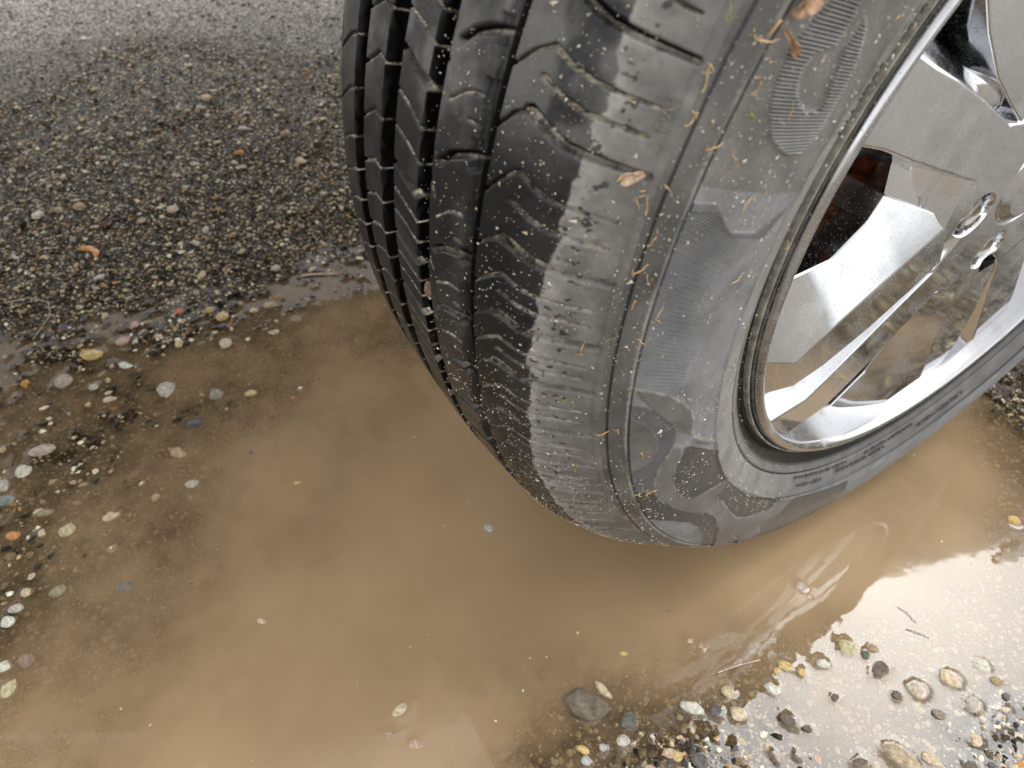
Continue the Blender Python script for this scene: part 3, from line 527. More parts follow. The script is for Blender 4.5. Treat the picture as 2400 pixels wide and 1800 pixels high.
# the outermost groove: stepped, chamfered inner wall and a narrow deep slot
ph = np.interp(TH, WT[::-1], np.arange(len(WT))[::-1]); fr_ = np.mod(ph, 1.0)
xl = -.0665 + .0028 * (fr_ - .5) + .0016 * np.sign(np.sin(fr_ * 4 * np.pi)); xm = -.0624
ch = sstep(xl - .0004, xl + .0009, XX) * (1 - sstep(-.0572, -.0560, XX)); np.minimum(H, -.0036 * ch, out=H); CHM = ch
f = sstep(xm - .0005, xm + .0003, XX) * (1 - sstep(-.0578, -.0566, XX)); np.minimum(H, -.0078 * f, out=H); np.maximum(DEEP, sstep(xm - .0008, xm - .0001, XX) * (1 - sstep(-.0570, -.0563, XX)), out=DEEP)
for k, w0 in enumerate(WT):
    p = (WT[k - 1] - w0) if k else 6.5; pn = (w0 - WT[k + 1]) if k + 1 < len(WT) else 6.2
    q = pn / 7.0
    carve(w0, [(-.35 * q, -.0567), (.7 * q, -.0505), (1.05 * q, -.0455)], .0006, .0032, .35)
    carve(w0, [(1.05 * q, -.0455), (.55 * q, -.038), (.15 * q, -.030), (0, -.020), (0, -.0075)], .0022, .0048, .34, .0007, .0013)
    s1 = w0 - .42 * pn; s2 = w0 - .665 * pn
    carve(s1, [(-1.0 * q, -.0567), (.2 * q, -.0495), (.85 * q, -.0442)], .00055, .0032, .75)
    carve(s1, [(.85 * q, -.0442), (.3 * q, -.0365), (.02, -.0285), (-.08, -.020), (-.12, -.0112)], .0007, .0034, .95, .0003, .0006)
    carve(s2, [(.85 * q, -.0448), (.3 * q, -.0365), (.02, -.0285), (-.08, -.020), (-.14, -.0115)], .0008, .0034, .85, .0003, .0006)
    bg_ = w0 - .44 * pn; sm = w0 - .94 * pn
    carve(bg_, [(-1.2 * q, -.0878), (-.4 * q, -.0815), (0, -.0757), (.35 * q, -.0697), (.6 * q, -.0640)], .0016, .0034, .15, .0006)
    carve(sm, [(-1.1 * q, -.0868), (-.2 * q, -.0788), (.12 * q, -.0735), (.25 * q, -.0682)], .0006, .0016, .85)
    carve(sm + .22 * pn, [(-.1 * q, -.0945), (-1.5 * q, -.0890)], .0005, .0014, .6)
    carve(sm - .22 * pn, [(0, -.0725), (.05, -.0672)], .0006, .0014, .6)
    dp = w0 + .35
    carve(dp, [(0, -.1290), (-.8 * q, -.112), (-1.2 * q, -.0960)], .0011, .0042, .10, .0005, .0026)
    carve(dp - .19 * q, [(-.85 * q, -.1075), (-1.15 * q, -.0965)], .0016, .0036, .75, .0008)
    carve(dp - .34 * pn, [(0, -.1306), (-.45 * q, -.118), (-1.3 * q, -.1027)], .0005, .0016, .8)
    carve(dp - .66 * pn, [(0, -.1296), (-.4 * q, -.116), (-1.25 * q, -.1012)], .0005, .0016, .8)
    for e in (0, .5):
        hk = w0 - 1.25 - e * pn
        carve(hk, [(-1.5 * q, -.1690), (-.9 * q, -.1612), (-.05 * q, -.1519)], .00055 if e else .0009, .0020, .7)
        carve(hk, [(-.05 * q, -.1519), (-.35 * q, -.1445), (-.2 * q, -.1415)], .0006, .0016, .35)
        carve(hk, [(-2.0 * q, -.2010), (-.5 * q, -.187), (0, -.1765)], .0006, .0018, .45)
    carve(w0 - 1.0, [(-.3, -.2032), (-1.9, -.2014)], .0011, .004)
# two thin rings on the shoulder
for xr, dd_, hw in ((-.0066, .0006, .0005),): H -= dd_ * (1 - sstep(hw * .5, hw * 1.5, np.abs(XX - xr)))
H -= (fbm(UU * 160, SS * 160, 61, 3) - .5) * .00035
# dust, and dried mud with wet glints painted in
pb = fbm(UU * 45, XX * 60, 31, 4); pb2 = fbm(UU * 150, XX * 170, 37, 5)
WETB = [(111.82, -0.025), (110.03, -0.024), (108.12, -0.0244), (105.99, -0.0251), (104.59, -0.0263), (102.58, -0.0254), (100.06, -0.026), (100.6, -0.0245), (98.54, -0.0261), (95.86, -0.0269), (92.24, -0.0284), (88.9, -0.0287), (83.65, -0.0292), (76.46, -0.033), (70.75, -0.0324)]
wb = np.interp(TH, [p[0] for p in WETB][::-1], [p[1] for p in WETB][::-1]) + (pb2 - .5) * .0055
out_ = .88 * sstep(wb - .0003, wb + .0005, XX) + .12 * sstep(wb - .003, wb + .0035, XX)
DUST = .025 + .05 * sstep(.45, .75, pb) + .20 * sstep(101, 108, TH) * sstep(.32, .60, pb + .0)
shd = (XX > -.0565)
wetz = .012 + .03 * sstep(.45, .8, pb) + .24 * sstep(103.5, 110, TH) * sstep(.38, .6, pb + .12 * sstep(106, 113, TH))
lite = (.36 + .42 * np.exp(-np.clip(XX - wb, 0, 1) / .0055)) * (.72 + .56 * pb2) - .14 * (pb - .5)
lite = lite * (1 - .8 * sstep(.70, .74, fbm(UU * 500, XX * 420, 15, 2)) * (1 - sstep(-.018, -.013, XX)))
DUST = np.where(shd, wetz * (1 - out_) + lite * out_, DUST)
DUST = DUST * (1 - .97 * DEEP) * (1 - .7 * CHM); MUD_GLINT = 1.6 * MUD_GLINT * (.35 + .9 * sstep(.35, .65, fbm(UU * 60, XX * 200, 71, 2)))
jG = [np.argmin(np.abs(s_t - s_of_x(v))) for v in (-.1732, -.1366, -.0982, -.0592)]
cuts = [0] + jG + [len(s_t) - 1]
names = ['shoulder_rib', 'tread_rib', 'tread_rib', 'tread_rib', 'shoulder_rib']
plabs = ['inner shoulder rib with short slots', 'wet rib with small hooked sipes', 'rib with long slanted slots', 'rib with curved notches', 'wide outer shoulder rib, dusty grey band along its edge']
VV = tpos(TH, SS, H)

# sidewall
EMB_OUT = [(119.66, 0.3078), (117.35, 0.3112), (116.02, 0.3131), (114.73, 0.3123), (113.53, 0.311), (112.26, 0.3078), (110.99, 0.3025), (110.33, 0.2959), (109.99, 0.2889), (110.37, 0.2833), (111.34, 0.2807), (112.82, 0.2798), (114.51, 0.2795), (116.11, 0.2805), (117.55, 0.2836), (118.94, 0.2886), (119.3, 0.2913), (118.23, 0.2908), (117.28, 0.2916), (116.23, 0.2899), (115.14, 0.2883), (114.05, 0.2859), (113.42, 0.2861), (113.02, 0.2911), (113.31, 0.2973), (114.21, 0.3027), (115.18, 0.3048), (116.18, 0.3042), (116.85, 0.3003), (117.16, 0.297), (118.16, 0.2966), (119.28, 0.2973), (120.39, 0.299)]
HATCH = [(105.25, 0.3214), (105.31, 0.3098), (103.57, 0.2988), (103.34, 0.2885), (103.65, 0.2811), (100.46, 0.2878), (95.68, 0.2819), (91.44, 0.2932), (87.36, 0.2947), (87.51, 0.3041), (88.81, 0.3154), (89.28, 0.3214), (94.02, 0.3212), (98.14, 0.3215), (101.74, 0.3227), (104.51, 0.3225)]
HEX = [(105.88, 0.3208), (105.94, 0.3106), (103.85, 0.2987), (103.71, 0.2868), (106.35, 0.2692), (103.08, 0.279), (103.3, 0.2883), (103.54, 0.2988), (105.27, 0.3096), (105.23, 0.321)]
BAND = [(89.12, 0.3212), (88.13, 0.3113), (86.77, 0.3015), (85.07, 0.2937), (83.02, 0.2877), (80.94, 0.2847), (78.94, 0.2848), (77.46, 0.2845), (75.38, 0.2808), (73.7, 0.2745), (72.51, 0.2676), (70.46, 0.2672), (62.36, 0.267), (59.67, 0.2679), (61.21, 0.2781), (62.31, 0.2869), (63.11, 0.2939), (64.72, 0.2973), (67.92, 0.2993), (71.16, 0.2987), (73.6, 0.2961), (75.06, 0.2924), (76.77, 0.2918), (77.87, 0.2955), (76.81, 0.2992), (75.16, 0.3044), (72.8, 0.3085), (70.44, 0.3106), (68.76, 0.3107), (63.8, 0.3049), (59.39, 0.2986), (55.69, 0.2911), (52.93, 0.2909), (48.17, 0.2953), (45.08, 0.3033), (41.13, 0.317), (38.41, 0.3278), (37.9, 0.3227), (39.79, 0.3077), (38.23, 0.3044), (34.59, 0.3125), (32.67, 0.3229), (34.15, 0.3235), (29.01, 0.3232), (29.5, 0.3107), (34.01, 0.2953), (31.21, 0.2812), (29.4, 0.2677), (34.27, 0.2673), (36.57, 0.2767), (40.89, 0.2834), (45.09, 0.286), (50.11, 0.2825), (54.43, 0.2796), (58.19, 0.2812), (58.62, 0.2676), (59.95, 0.2674), (72.51, 0.2676)]
DARK1 = [(74.8, 0.2924), (73.6, 0.2961), (71.16, 0.2987), (67.92, 0.2993), (64.72, 0.2973), (63.11, 0.2939), (62.31, 0.2869), (61.21, 0.2781), (59.67, 0.2679), (63.37, 0.2671), (69.83, 0.2674), (73.73, 0.2782), (75.83, 0.2853), (76.37, 0.2897)]
DARK2 = [(71.85, 0.3219), (70.34, 0.311), (67.59, 0.3103), (63.8, 0.3049), (59.39, 0.2986), (55.69, 0.2911), (51.46, 0.2916), (46.32, 0.2996), (42.39, 0.3114), (38.41, 0.3282), (39.73, 0.3319), (47.96, 0.309), (52.01, 0.3036), (55.88, 0.304), (60.07, 0.3112), (64.04, 0.3218), (68.73, 0.3225)]
DARK3 = [(58.19, 0.2812), (54.43, 0.2796), (50.11, 0.2825), (45.09, 0.286), (40.89, 0.2834), (36.57, 0.2767), (34.27, 0.2673), (39.85, 0.2657), (48.23, 0.2644), (54.01, 0.2659), (58.26, 0.267)]
DARK4 = [(29.05, 0.2682), (31.21, 0.2812), (33.56, 0.2948), (29.5, 0.3107), (27.88, 0.3219), (29.54, 0.3239), (24.59, 0.3237), (18.03, 0.3233), (13.01, 0.3234), (7.04, 0.3233), (10.82, 0.2752), (11.2, 0.2724), (25.48, 0.2684)]
DARK5 = [(37.9, 0.3226), (39.79, 0.3077), (38.23, 0.3044), (34.59, 0.3125), (32.58, 0.3224), (34.39, 0.3229)]
CURVE3 = [(85.1, 0.321), (83.84, 0.3141), (82.27, 0.3094), (80.27, 0.3059), (78.6, 0.3065), (77.12, 0.3093), (76.2, 0.3168), (76.32, 0.3213)]
CURVE2 = [(86.96, 0.3217), (86.01, 0.3131), (84.44, 0.3046), (82.62, 0.2985), (80.52, 0.2951), (78.6, 0.2955), (76.81, 0.2992), (75.16, 0.3044), (72.8, 0.3085), (70.44, 0.3106), (71.76, 0.3213), (75.21, 0.3223), (80.78, 0.322)]
th_s = np.unique(np.round(np.concatenate([np.arange(-50, 24, .5), np.arange(24, 86, .20), np.arange(86, 107, .05), np.arange(107, 109.6, .12), np.arange(109.6, 121, .05), np.arange(121, 132, .3)]), 4))
s_s = np.unique(np.concatenate([np.arange(SA, PS[-1] - .0002, .00075), [PS[-1]]]))
T2, S2 = np.meshgrid(th_s, s_s, indexing='ij'); X2, R2, _, _ = prof(S2); H2 = np.zeros_like(T2)
U2 = np.radians(T2) * .30
sc_ = .30 * math.pi / 180
def mask(poly): return inpoly(T2, R2, poly)
def edge(poly, hw, h, closed=True):
    P_ = [(a * sc_, r) for a, r in poly]; d, _ = polydist(U2, R2, P_, closed); return h * (1 - sstep(hw * .4, hw, d))
SB = s_of_r(.3223); SC = s_of_r(.2668)
db = np.abs(S2 - SB)
H2 += .0007 * (1 - sstep(.0004, .0010, db))                          # rib B
H2 -= .0006 * (1 - sstep(.0003, .0009, np.abs(S2 - SA - .0035)))
H2 -= .0014 * sstep(SC - .0009, SC + .0009, S2) - .0008 * (1 - sstep(.0003, .0010, np.abs(S2 - SC + .0008)))   # step at the rim protector
zone = S2 > SC
s7 = s_of_r(.2478); H2 -= .0012 * (1 - sstep(.0004, .0011, np.abs(S2 - s7)))
EM = mask(EMB_OUT); HA = mask(HATCH); BD = mask(BAND); HX = mask(HEX); DK = mask(DARK1) | mask(DARK2) | mask(DARK3) | mask(DARK4) | mask(DARK5)
C3 = mask(CURVE3); C2 = mask(CURVE2) & ~C3
H2 += np.where(EM, 0.0004 + .0011 * np.clip(np.sin(T2 / .245 * 2 * np.pi + R2 * 900) * 1.6, -1, 1), 0) * 1.0
hf = sstep(.2850, .3000, R2 - .006 * np.sin(U2 * 40))
H2 += np.where(HA, .0008 * np.sin((T2 - (R2 - .30) * 70) / .225 * 2 * np.pi) * (.25 + .75 * hf), 0)
H2 += np.where(HX, .0009, 0) + np.where(BD, .0008, 0) + edge(EMB_OUT, .0010, .0005) + edge(CURVE3, .0009, .0005, False) + np.where(C3, .0006, 0)
for q in (DARK1, DARK2, DARK3, DARK4, DARK5): H2 += edge(q, .0008, .0004)
# the wave pattern repeats round the parts the photo leaves out: plain rubber there
H2 += (fbm(U2 * 160, S2 * 160, 63, 3) - .5) * .00022
p2 = fbm(U2 * 40, S2 * 60, 41, 4)
D2 = np.full_like(T2, .40) + (p2 - .5) * .2
B2 = np.zeros_like(T2)
upper = S2 < SB
D2 = np.where(upper, .27 + (p2 - .5) * .3, D2)
smooth_zone = (~upper) & (~zone) & (T2 < 107)
D2 = np.where(smooth_zone, .66, D2); B2 = np.where(smooth_zone, .85, B2)
D2 = np.where(BD | C3, .38 + (p2 - .5) * .3, D2); B2 = np.where(BD | C3, .12, B2)
D2 = np.where(DK, .19, D2); B2 = np.where(DK, .8, B2); D2 = np.where(C2 & ~BD, .36, D2)
D2 = np.where(HX, .45, D2); D2 = np.where(EM, .45 + .42 * sstep(-.3, .8, np.sin(T2 / .245 * 2 * np.pi + R2 * 900)), D2); B2 = np.where(EM, .5, B2)
D2 = np.where(zone, .60 - .14 * sstep(60, 10, T2), D2); B2 = np.where(zone, .05 + .6 * sstep(70, 20, T2), B2)
D2 = np.where(S2 > s7, D2 * (.75 - .75 * sstep(s_of_r(.2435), s_of_r(.2395), S2)), D2)
edl = np.clip(edge(BAND, .0008, 1.0) + (1 - sstep(.0003, .0009, db)) * .9, 0, 1); M2 = edl * .28 * sstep(.35, .6, fbm(U2 * 120, S2 * 120, 5, 2))
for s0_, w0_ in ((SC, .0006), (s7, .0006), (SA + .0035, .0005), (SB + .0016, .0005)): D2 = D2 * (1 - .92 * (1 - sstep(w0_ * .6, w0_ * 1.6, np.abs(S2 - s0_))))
V2 = tpos(T2, S2, H2)
tyre = link('tyre', mesh_np('tyre', V2.reshape(-1, 3), grid_faces(*T2.shape), True, {'dust': D2.ravel(), 'blue': B2.ravel(), 'mud': M2.ravel()}), RUB, wheel)
for a, c_, nm, pl_ in zip(cuts[:-1], cuts[1:], names, plabs):
    v = VV[:, a:c_ + 1]; at = {'dust': DUST[:, a:c_ + 1].ravel(), 'mud': MUD_GLINT[:, a:c_ + 1].ravel(), 'deep': DEEP[:, a:c_ + 1].ravel(), 'blue': np.zeros(v.shape[:2]).ravel()}
    o = link(nm, mesh_np(nm, v.reshape(-1, 3), grid_faces(*v.shape[:2]), True, at), RUB, tyre); o['label'] = pl_
# the rest of the carcass (far side, underside, inner wall), one coarse shell
def shell(name, th, s, par):
    a, b_ = np.meshgrid(th, s, indexing='ij'); x_, r_, _, _ = prof(b_); h = np.zeros_like(a)
    for x0, hw in ((-.1732, .006), (-.1366, .0068), (-.0982, .005), (-.0592, .0032)): h -= .007 * (1 - sstep(hw - .001, hw + .001, np.abs(x_ - x0))) * (r_ > .34)
    fr2 = np.mod(a / 5.2, 1.0); h -= .0025 * (np.abs(fr2 - .5) < .09) * (x_ > -.05) * (x_ < -.006) * (r_ > .33)
    v = tpos(a, b_, h); return link(name, mesh_np(name, v.reshape(-1, 3), grid_faces(*a.shape), True, {'dust': np.full(a.size, .3), 'mud': np.zeros(a.size), 'blue': np.zeros(a.size)}), RUB, par)
sT0 = s_t[0]
shell('tyre_tread', np.arange(126, 390.1, .5), np.arange(sT0, SA + .0016, .0016), tyre)
shell('inner_sidewall', np.arange(-180, 180.1, 1.5), np.concatenate([np.arange(0, sT0, .004), [sT0]]), tyre)
shell('outer_sidewall', np.concatenate([np.arange(132, 310, 1.0), [310]]), np.concatenate([np.arange(SA, PS[-1], .003), [PS[-1]]]), tyre)

# raised wear mark letters and small illegible moulded lettering
def on_tyre(th, s, h, spin):                                         # local frame on the tyre surface: x along +theta (spin turns it), z outwards
    n_ = tnorm(th, s); a = math.radians(th); tdir = Vector((0, -math.cos(a), math.sin(a))); p = Vector(tpos(np.array([th]), np.array([s]), h)[0])
    sdir = n_.cross(tdir); u = tdir * math.cos(spin) + sdir * math.sin(spin); v = n_.cross(u)
    m = Matrix((u, v, n_)).transposed().to_4x4(); m.translation = p; return m
fc = bpy.data.curves.new('wear_mark', 'FONT'); fc.body = 'TWI'; fc.size = .0068; fc.extrude = .00035; fc.align_x = 'CENTER'; fc.align_y = 'CENTER'; fc.space_character = 1.05
tmp = bpy.data.objects.new('tmp', fc); COL.objects.link(tmp); bpy.context.view_layer.update()
wm = bpy.data.meshes.new_from_object(tmp.evaluated_get(bpy.context.evaluated_depsgraph_get())); bpy.data.objects.remove(tmp)
WMM = plain('worn_rubber', (.15, .135, .115), .7, 0, 700, .3)
wm.materials.clear(); o = link('wear_mark', wm, WMM, tyre); o.matrix_local = on_tyre(110.3, float(s_of_x(-.0084)), .0004, 0)
bm = bmesh.new()
def tick(th, r, w_, h_):
    s_ = float(s_of_r(r)); m = on_tyre(th, s_, .0002, 0); g_ = bmesh.ops.create_cube(bm, size=1, matrix=m @ Matrix.Diagonal((w_, h_, .0009, 1)))
for r0, a0, a1, hh_ in ((.2575, 22, 30, .003), (.2505, 14, 32, .0026), (.2555, 2, 17, .003), (.2505, -6, 8, .0026), (.2560, -20, -8, .003), (.254, 120, 131, .0032), (.2575, 112, 118, .002)):
    th = a0
    while th < a1:
        w_ = random.uniform(.0007, .0024); tick(th, r0, w_, hh_ * random.choice([1, .8, .55])); th += math.degrees(w_ / r0) + random.choice([.15, .2, .25, .7])
me = bpy.data.meshes.new('moulded_lettering'); bm.to_mesh(me); bm.free(); o = link('moulded_lettering', me, plain('moulded_rubber', (.075, .073, .070), .7, 0, 700, .3), tyre); o['kind'] = 'stuff'

# ------------------------------------------------------------------ rim
def WP(r, th, x): a = math.radians(th); return Vector((x, -r * math.sin(a), -r * math.cos(a)))
def lathe(name, pts, m, par, n=220, smooth=True):
    P_ = np.array(pts); a = np.linspace(0, 2 * np.pi, n + 1); V = np.stack([np.repeat(P_[:, 0][None], n + 1, 0), -P_[:, 1][None] * np.sin(a)[:, None], -P_[:, 1][None] * np.cos(a)[:, None]], -1)
    o = link(name, mesh_np(name, V.reshape(-1, 3), grid_faces(n + 1, len(P_)), smooth), m, par); return o
rim = lathe('alloy_rim', spline([(-.0046, .2293), (-.0010, .2287), (.0010, .2268), (.0012, .2245), (-.0004, .2222), (-.0040, .2204), (-.0100, .2192), (-.0200, .2165), (-.0340, .2120)], 6), LIPM, wheel)
rim['label'] = 'polished alloy rim with split spokes and a bright outer lip'
lathe('bead_gap', [(-.0052, .2385), (-.0078, .2360), (-.0085, .2330), (-.0070, .2318)], GAPM, rim)
lathe('dirty_flange', spline([(-.0070, .2322), (-.0042, .2319), (-.0032, .2312), (-.0038, .2304), (-.0055, .2301)], 5), BEIGE, rim)
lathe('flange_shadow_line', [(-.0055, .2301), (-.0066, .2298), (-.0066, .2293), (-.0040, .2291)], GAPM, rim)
lathe('barrel', spline([(-.0340, .2120), (-.045, .2060), (-.060, .2040), (-.10, .2000), (-.17, .2010), (-.215, .2080), (-.2255, .2300), (-.2250, .2480)], 8), DARKM, rim)
def bevelled(name, faces, m, par, w_=.0013):
    bm = bmesh.new(); vs = {}
    def gv(p):
        k_ = tuple(round(c_, 5) for c_ in p)
        if k_ not in vs: vs[k_] = bm.verts.new(p)
        return vs[k_]
    for f_ in faces:
        try: bm.faces.new([gv(p) for p in f_])
        except ValueError: pass
    bmesh.ops.recalc_face_normals(bm, faces=bm.faces)
    me = bpy.data.meshes.new(name); bm.to_mesh(me); bm.free(); o = link(name, me, m, par)
    md = o.modifiers.new('bevel', 'BEVEL'); md.width = w_; md.segments = 3; md.limit_method = 'ANGLE'; md.angle_limit = R(14); md.harden_normals = True
    me.polygons.foreach_set('use_smooth', np.full(len(me.polygons), True)); return o
XB = -.062
def ring(up, lo, extra=None):
    return up, lo
def flat_bar():                                                      # flat spoke half: rows from lip to hub (upper edge, lower edge)
    up = [(.2195, 49.2, -.0125), (.193, 49.4, -.0058), (.165, 50.3, -.005), (.130, 51.6, -.0048), (.097, 52.8, -.0048), (.078, 53.6, -.0048)]
    lo = [(.2195, 38.0, -.0125), (.191, 38.3, -.0058), (.162, 37.2, -.005), (.131, 35.9, -.0048), (.096, 33.3, -.0048), (.078, 31.0, -.0048)]
    U = [WP(*p) for p in up]; L = [WP(*p) for p in lo]; F = []
    for i in range(len(U) - 1): F.append([U[i], U[i + 1], L[i + 1], L[i]])
    return U, L, F
def walls(chain, depth, F, taper=.0):
    for a, b_ in zip(chain[:-1], chain[1:]): F.append([a, b_, Vector((depth, b_.y, b_.z)), Vector((depth, a.y, a.z))])
U, L, F = flat_bar()
def skirt(rows, dth, depth, F):
    T = [WP(*p) for p in rows]; B_ = [WP(r_, th_ + dth, depth) for r_, th_, _ in rows]
    for i in range(len(T) - 1): F.append([T[i], T[i + 1], B_[i + 1], B_[i]])
    walls(B_, -.055, F)
UPR = [(.2195, 49.2, -.0125), (.193, 49.4, -.0058), (.165, 50.3, -.005), (.130, 51.6, -.0048), (.097, 52.8, -.0048), (.078, 53.6, -.0048)]
LOR = [(.2195, 38.0, -.0125), (.191, 38.3, -.0058), (.162, 37.2, -.005), (.131, 35.9, -.0048), (.096, 33.3, -.0048), (.078, 31.0, -.0048)]
skirt(UPR, 4.0, -.024, F); skirt(LOR, -3.6, -.030, F)
FB = F
crest = [(.2195, 73.6, -.0130), (.193, 67.6, -.0060), (.160, 70.3, -.0056), (.135, 72.8, -.0054), (.112, 76.0, -.0052), (.0800, 83.5, -.0050)]
upq = [(.2195, 89.0, -.0285), (.1807, 83.1, -.0272), (.1509, 82.4, -.0264), (.1293, 89.1, -.0260), (.1243, 96.4, -.0260), (.0825, 87.0, -.0078)]
loq = [(.2195, 62.4, -.0135), (.1955, 58.6, -.0075), (.172, 57.0, -.0062), (.1356, 55.6, -.0055), (.1002, 55.9, -.0048), (.078, 57.0, -.0048)]
Cq = [WP(*p) for p in crest]; Uq = [WP(*p) for p in upq]; Lq = [WP(*p) for p in loq]; F = []
for i in range(5): F.append([Uq[i], Uq[i + 1], Cq[i + 1], Cq[i]]); F.append([Cq[i], Cq[i + 1], Lq[i + 1], Lq[i]])
walls(Uq, -.055, F); walls(Lq, -.050, F)
RB = F
# web between the ridged bar and the next flat bar, near the hub
web = [WP(.1240, 96.6, -.0268), WP(.1260, 104.2, -.0305), WP(.110, 103.8, -.0280), WP(.098, 106.5, -.0200), WP(.085, 107, -.0105), WP(.085, 86, -.0105), WP(.0920, 86.5, -.0130), WP(.108, 91.0, -.0205)]
c0 = WP(.106, 98.0, -.0232); WF = [[web[i], web[(i + 1) % 8], c0] for i in range(8)]
protos = []
for k in range(5):
    rot = Matrix.Rotation(R(72 * k), 4, 'X')
    if k == 0:
        protos = [bevelled('flat_spoke', FB, CHR, rim, .0014), bevelled('ridged_spoke', RB, CHR, rim, .0012), bevelled('spoke_web', WF, CHR, rim, .0012)]
        for o in protos: o.matrix_local = rot
    else:
        for p in protos:
            o = p.copy(); COL.objects.link(o); o.parent = rim; o.matrix_local = rot
# hub: polar relief with five lug pockets and a cap
hr = np.concatenate([np.arange(.0, .098, .0006), [.0985, .0992]]); ha = np.linspace(0, 2 * np.pi, 721); RA, AA = np.meshgrid(hr, ha, indexing='ij')
hx = -.0050 - .010 * sstep(.082, .097, RA) + .0015 * np.cos(RA / .08 * np.pi * .5)
hx -= .0010 * (1 - sstep(.0006, .0014, np.abs(RA - .0335))); hx += .003 * (1 - sstep(.026, .0335, RA))
hx -= .035 * sstep(.0978, .0990, RA)
py_, pz_ = -RA * np.sin(AA), -RA * np.cos(AA)
for k in range(5):
    c_ = WP(.0555, 78 + 72 * k, 0); d = np.hypot(py_ - c_.y, pz_ - c_.z); hx -= .020 * (1 - sstep(.0122, .0150, d))
    # hollow that runs out from the pocket towards the gap between the two halves of a spoke
    p0 = WP(.060, 76 + 72 * k, 0); p1 = WP(.098, 55 + 72 * k, 0); d, tt = polydist(py_, pz_, [(p0.y, p0.z), (p1.y, p1.z)]); hx -= .012 * (1 - sstep(.0015, .0085, d)) * sstep(0.05, .7, tt)
V = np.stack([hx, py_, pz_], -1); link('hub', mesh_np('hub', V.reshape(-1, 3), grid_faces(len(hr), len(ha), flip=True), True), CHR, rim)
for k in range(5):
    bm = bmesh.new(); c_ = WP(.0555, 78 + 72 * k, -.020)
    m = Matrix.Translation(c_) @ Matrix.Rotation(R(90), 4, 'Y')
    bmesh.ops.create_cone(bm, cap_ends=True, segments=6, radius1=.0098, radius2=.0098, depth=.012, matrix=m)
    bmesh.ops.create_uvsphere(bm, u_segments=18, v_segments=9, radius=.0086, matrix=Matrix.Translation(c_ + Vector((.006, 0, 0))) @ Matrix.Diagonal((.7, 1, 1, 1)))
    me = bpy.data.meshes.new('lug_nut'); bm.to_mesh(me); bm.free(); me.polygons.foreach_set('use_smooth', np.full(len(me.polygons), True)); link('lug_nut', me, STEELM, rim)
    bm = bmesh.new(); c_ = WP(.108, 57.5 + 72 * k, -.036)
    bmesh.ops.create_uvsphere(bm, u_segments=32, v_segments=16, radius=.027, matrix=Matrix.Translation(c_) @ Matrix.Diagonal((1.0, 1.0, 1.0, 1)))
    me = bpy.data.meshes.new('spoke_boss'); bm.to_mesh(me); bm.free(); me.polygons.foreach_set('use_smooth', np.full(len(me.polygons), True)); link('spoke_boss', me, CHR, rim)
# brake behind the spokes
bd = lathe('brake_disc', [(-.078, .070), (-.078, .150), (-.080, .152), (-.100, .152), (-.102, .150), (-.102, .07)], DISCM, wheel, 128)
lathe('disc_hat', [(-.060, .0), (-.060, .070), (-.0625, .0735), (-.078, .0760)], RUSTM, bd, 96)
lathe('dust_shield', [(-.108, .05), (-.108, .176), (-.085, .186), (-.085, .188), (-.110, .178)], RUSTM, wheel, 128)
# ------------------------------------------------------------------ debris stuck to the tyre
def surf(th, r, x):
    s_ = float(s_of_r(r)) if x > -.004 else float(s_of_x(x)); return s_
FIB = [plain('dry_fibre', (.50, .30, .13), .7, 0, 300, .4), plain('pale_fibre', (.55, .38, .19), .7, 0, 300, .4), plain('green_moss', (.26, .30, .06), .8, 0, 300, .4)]
CHIPS=[(0.005, 0.3173, 113.88), (-0.0023, 0.3304, 111.11), (0.0024, 0.3242, 109.22), (-0.0043, 0.3326, 115.83), (0.0033, 0.3229, 116.06), (0.0015, 0.3253, 115.65), (0.0056, 0.3157, 112.02), (0.0096, 0.2978, 112.1), (0.0067, 0.311, 108.78), (0.0099, 0.2965, 106.94), (-0.0121, 0.3405, 106.19), (-0.0082, 0.3367, 105.26), (-0.0054, 0.3337, 105.63), (-0.0029, 0.3311, 106.54), (-0.0013, 0.3289, 102.33), (0.0011, 0.3257, 99.47), (-0.0006, 0.3279, 98.09), (0.0047, 0.3188, 96.29), (-0.0123, 0.3408, 92.14), (0.0058, 0.3148, 79.49), (-0.0045, 0.333, 82.88), (0.0039, 0.3217, 71.58), (-0.0075, 0.3359, 70.45), (0.0012, 0.3255, 83.91), (0.0029, 0.3235, 94.58), (-0.0141, 0.3425, 77.1), (-0.0154, 0.3437, 87.02), (-0.0026, 0.3307, 94.53), (0.0054, 0.3162, 70.57), (-0.0036, 0.3319, 50.86), (-0.0285, 0.3581, 55.84), (-0.0041, 0.3325, 113.51), (-0.0004, 0.2396, 99.49), (0.0112, 0.2828, 99.7), (-0.0029, 0.3311, 100.01)]

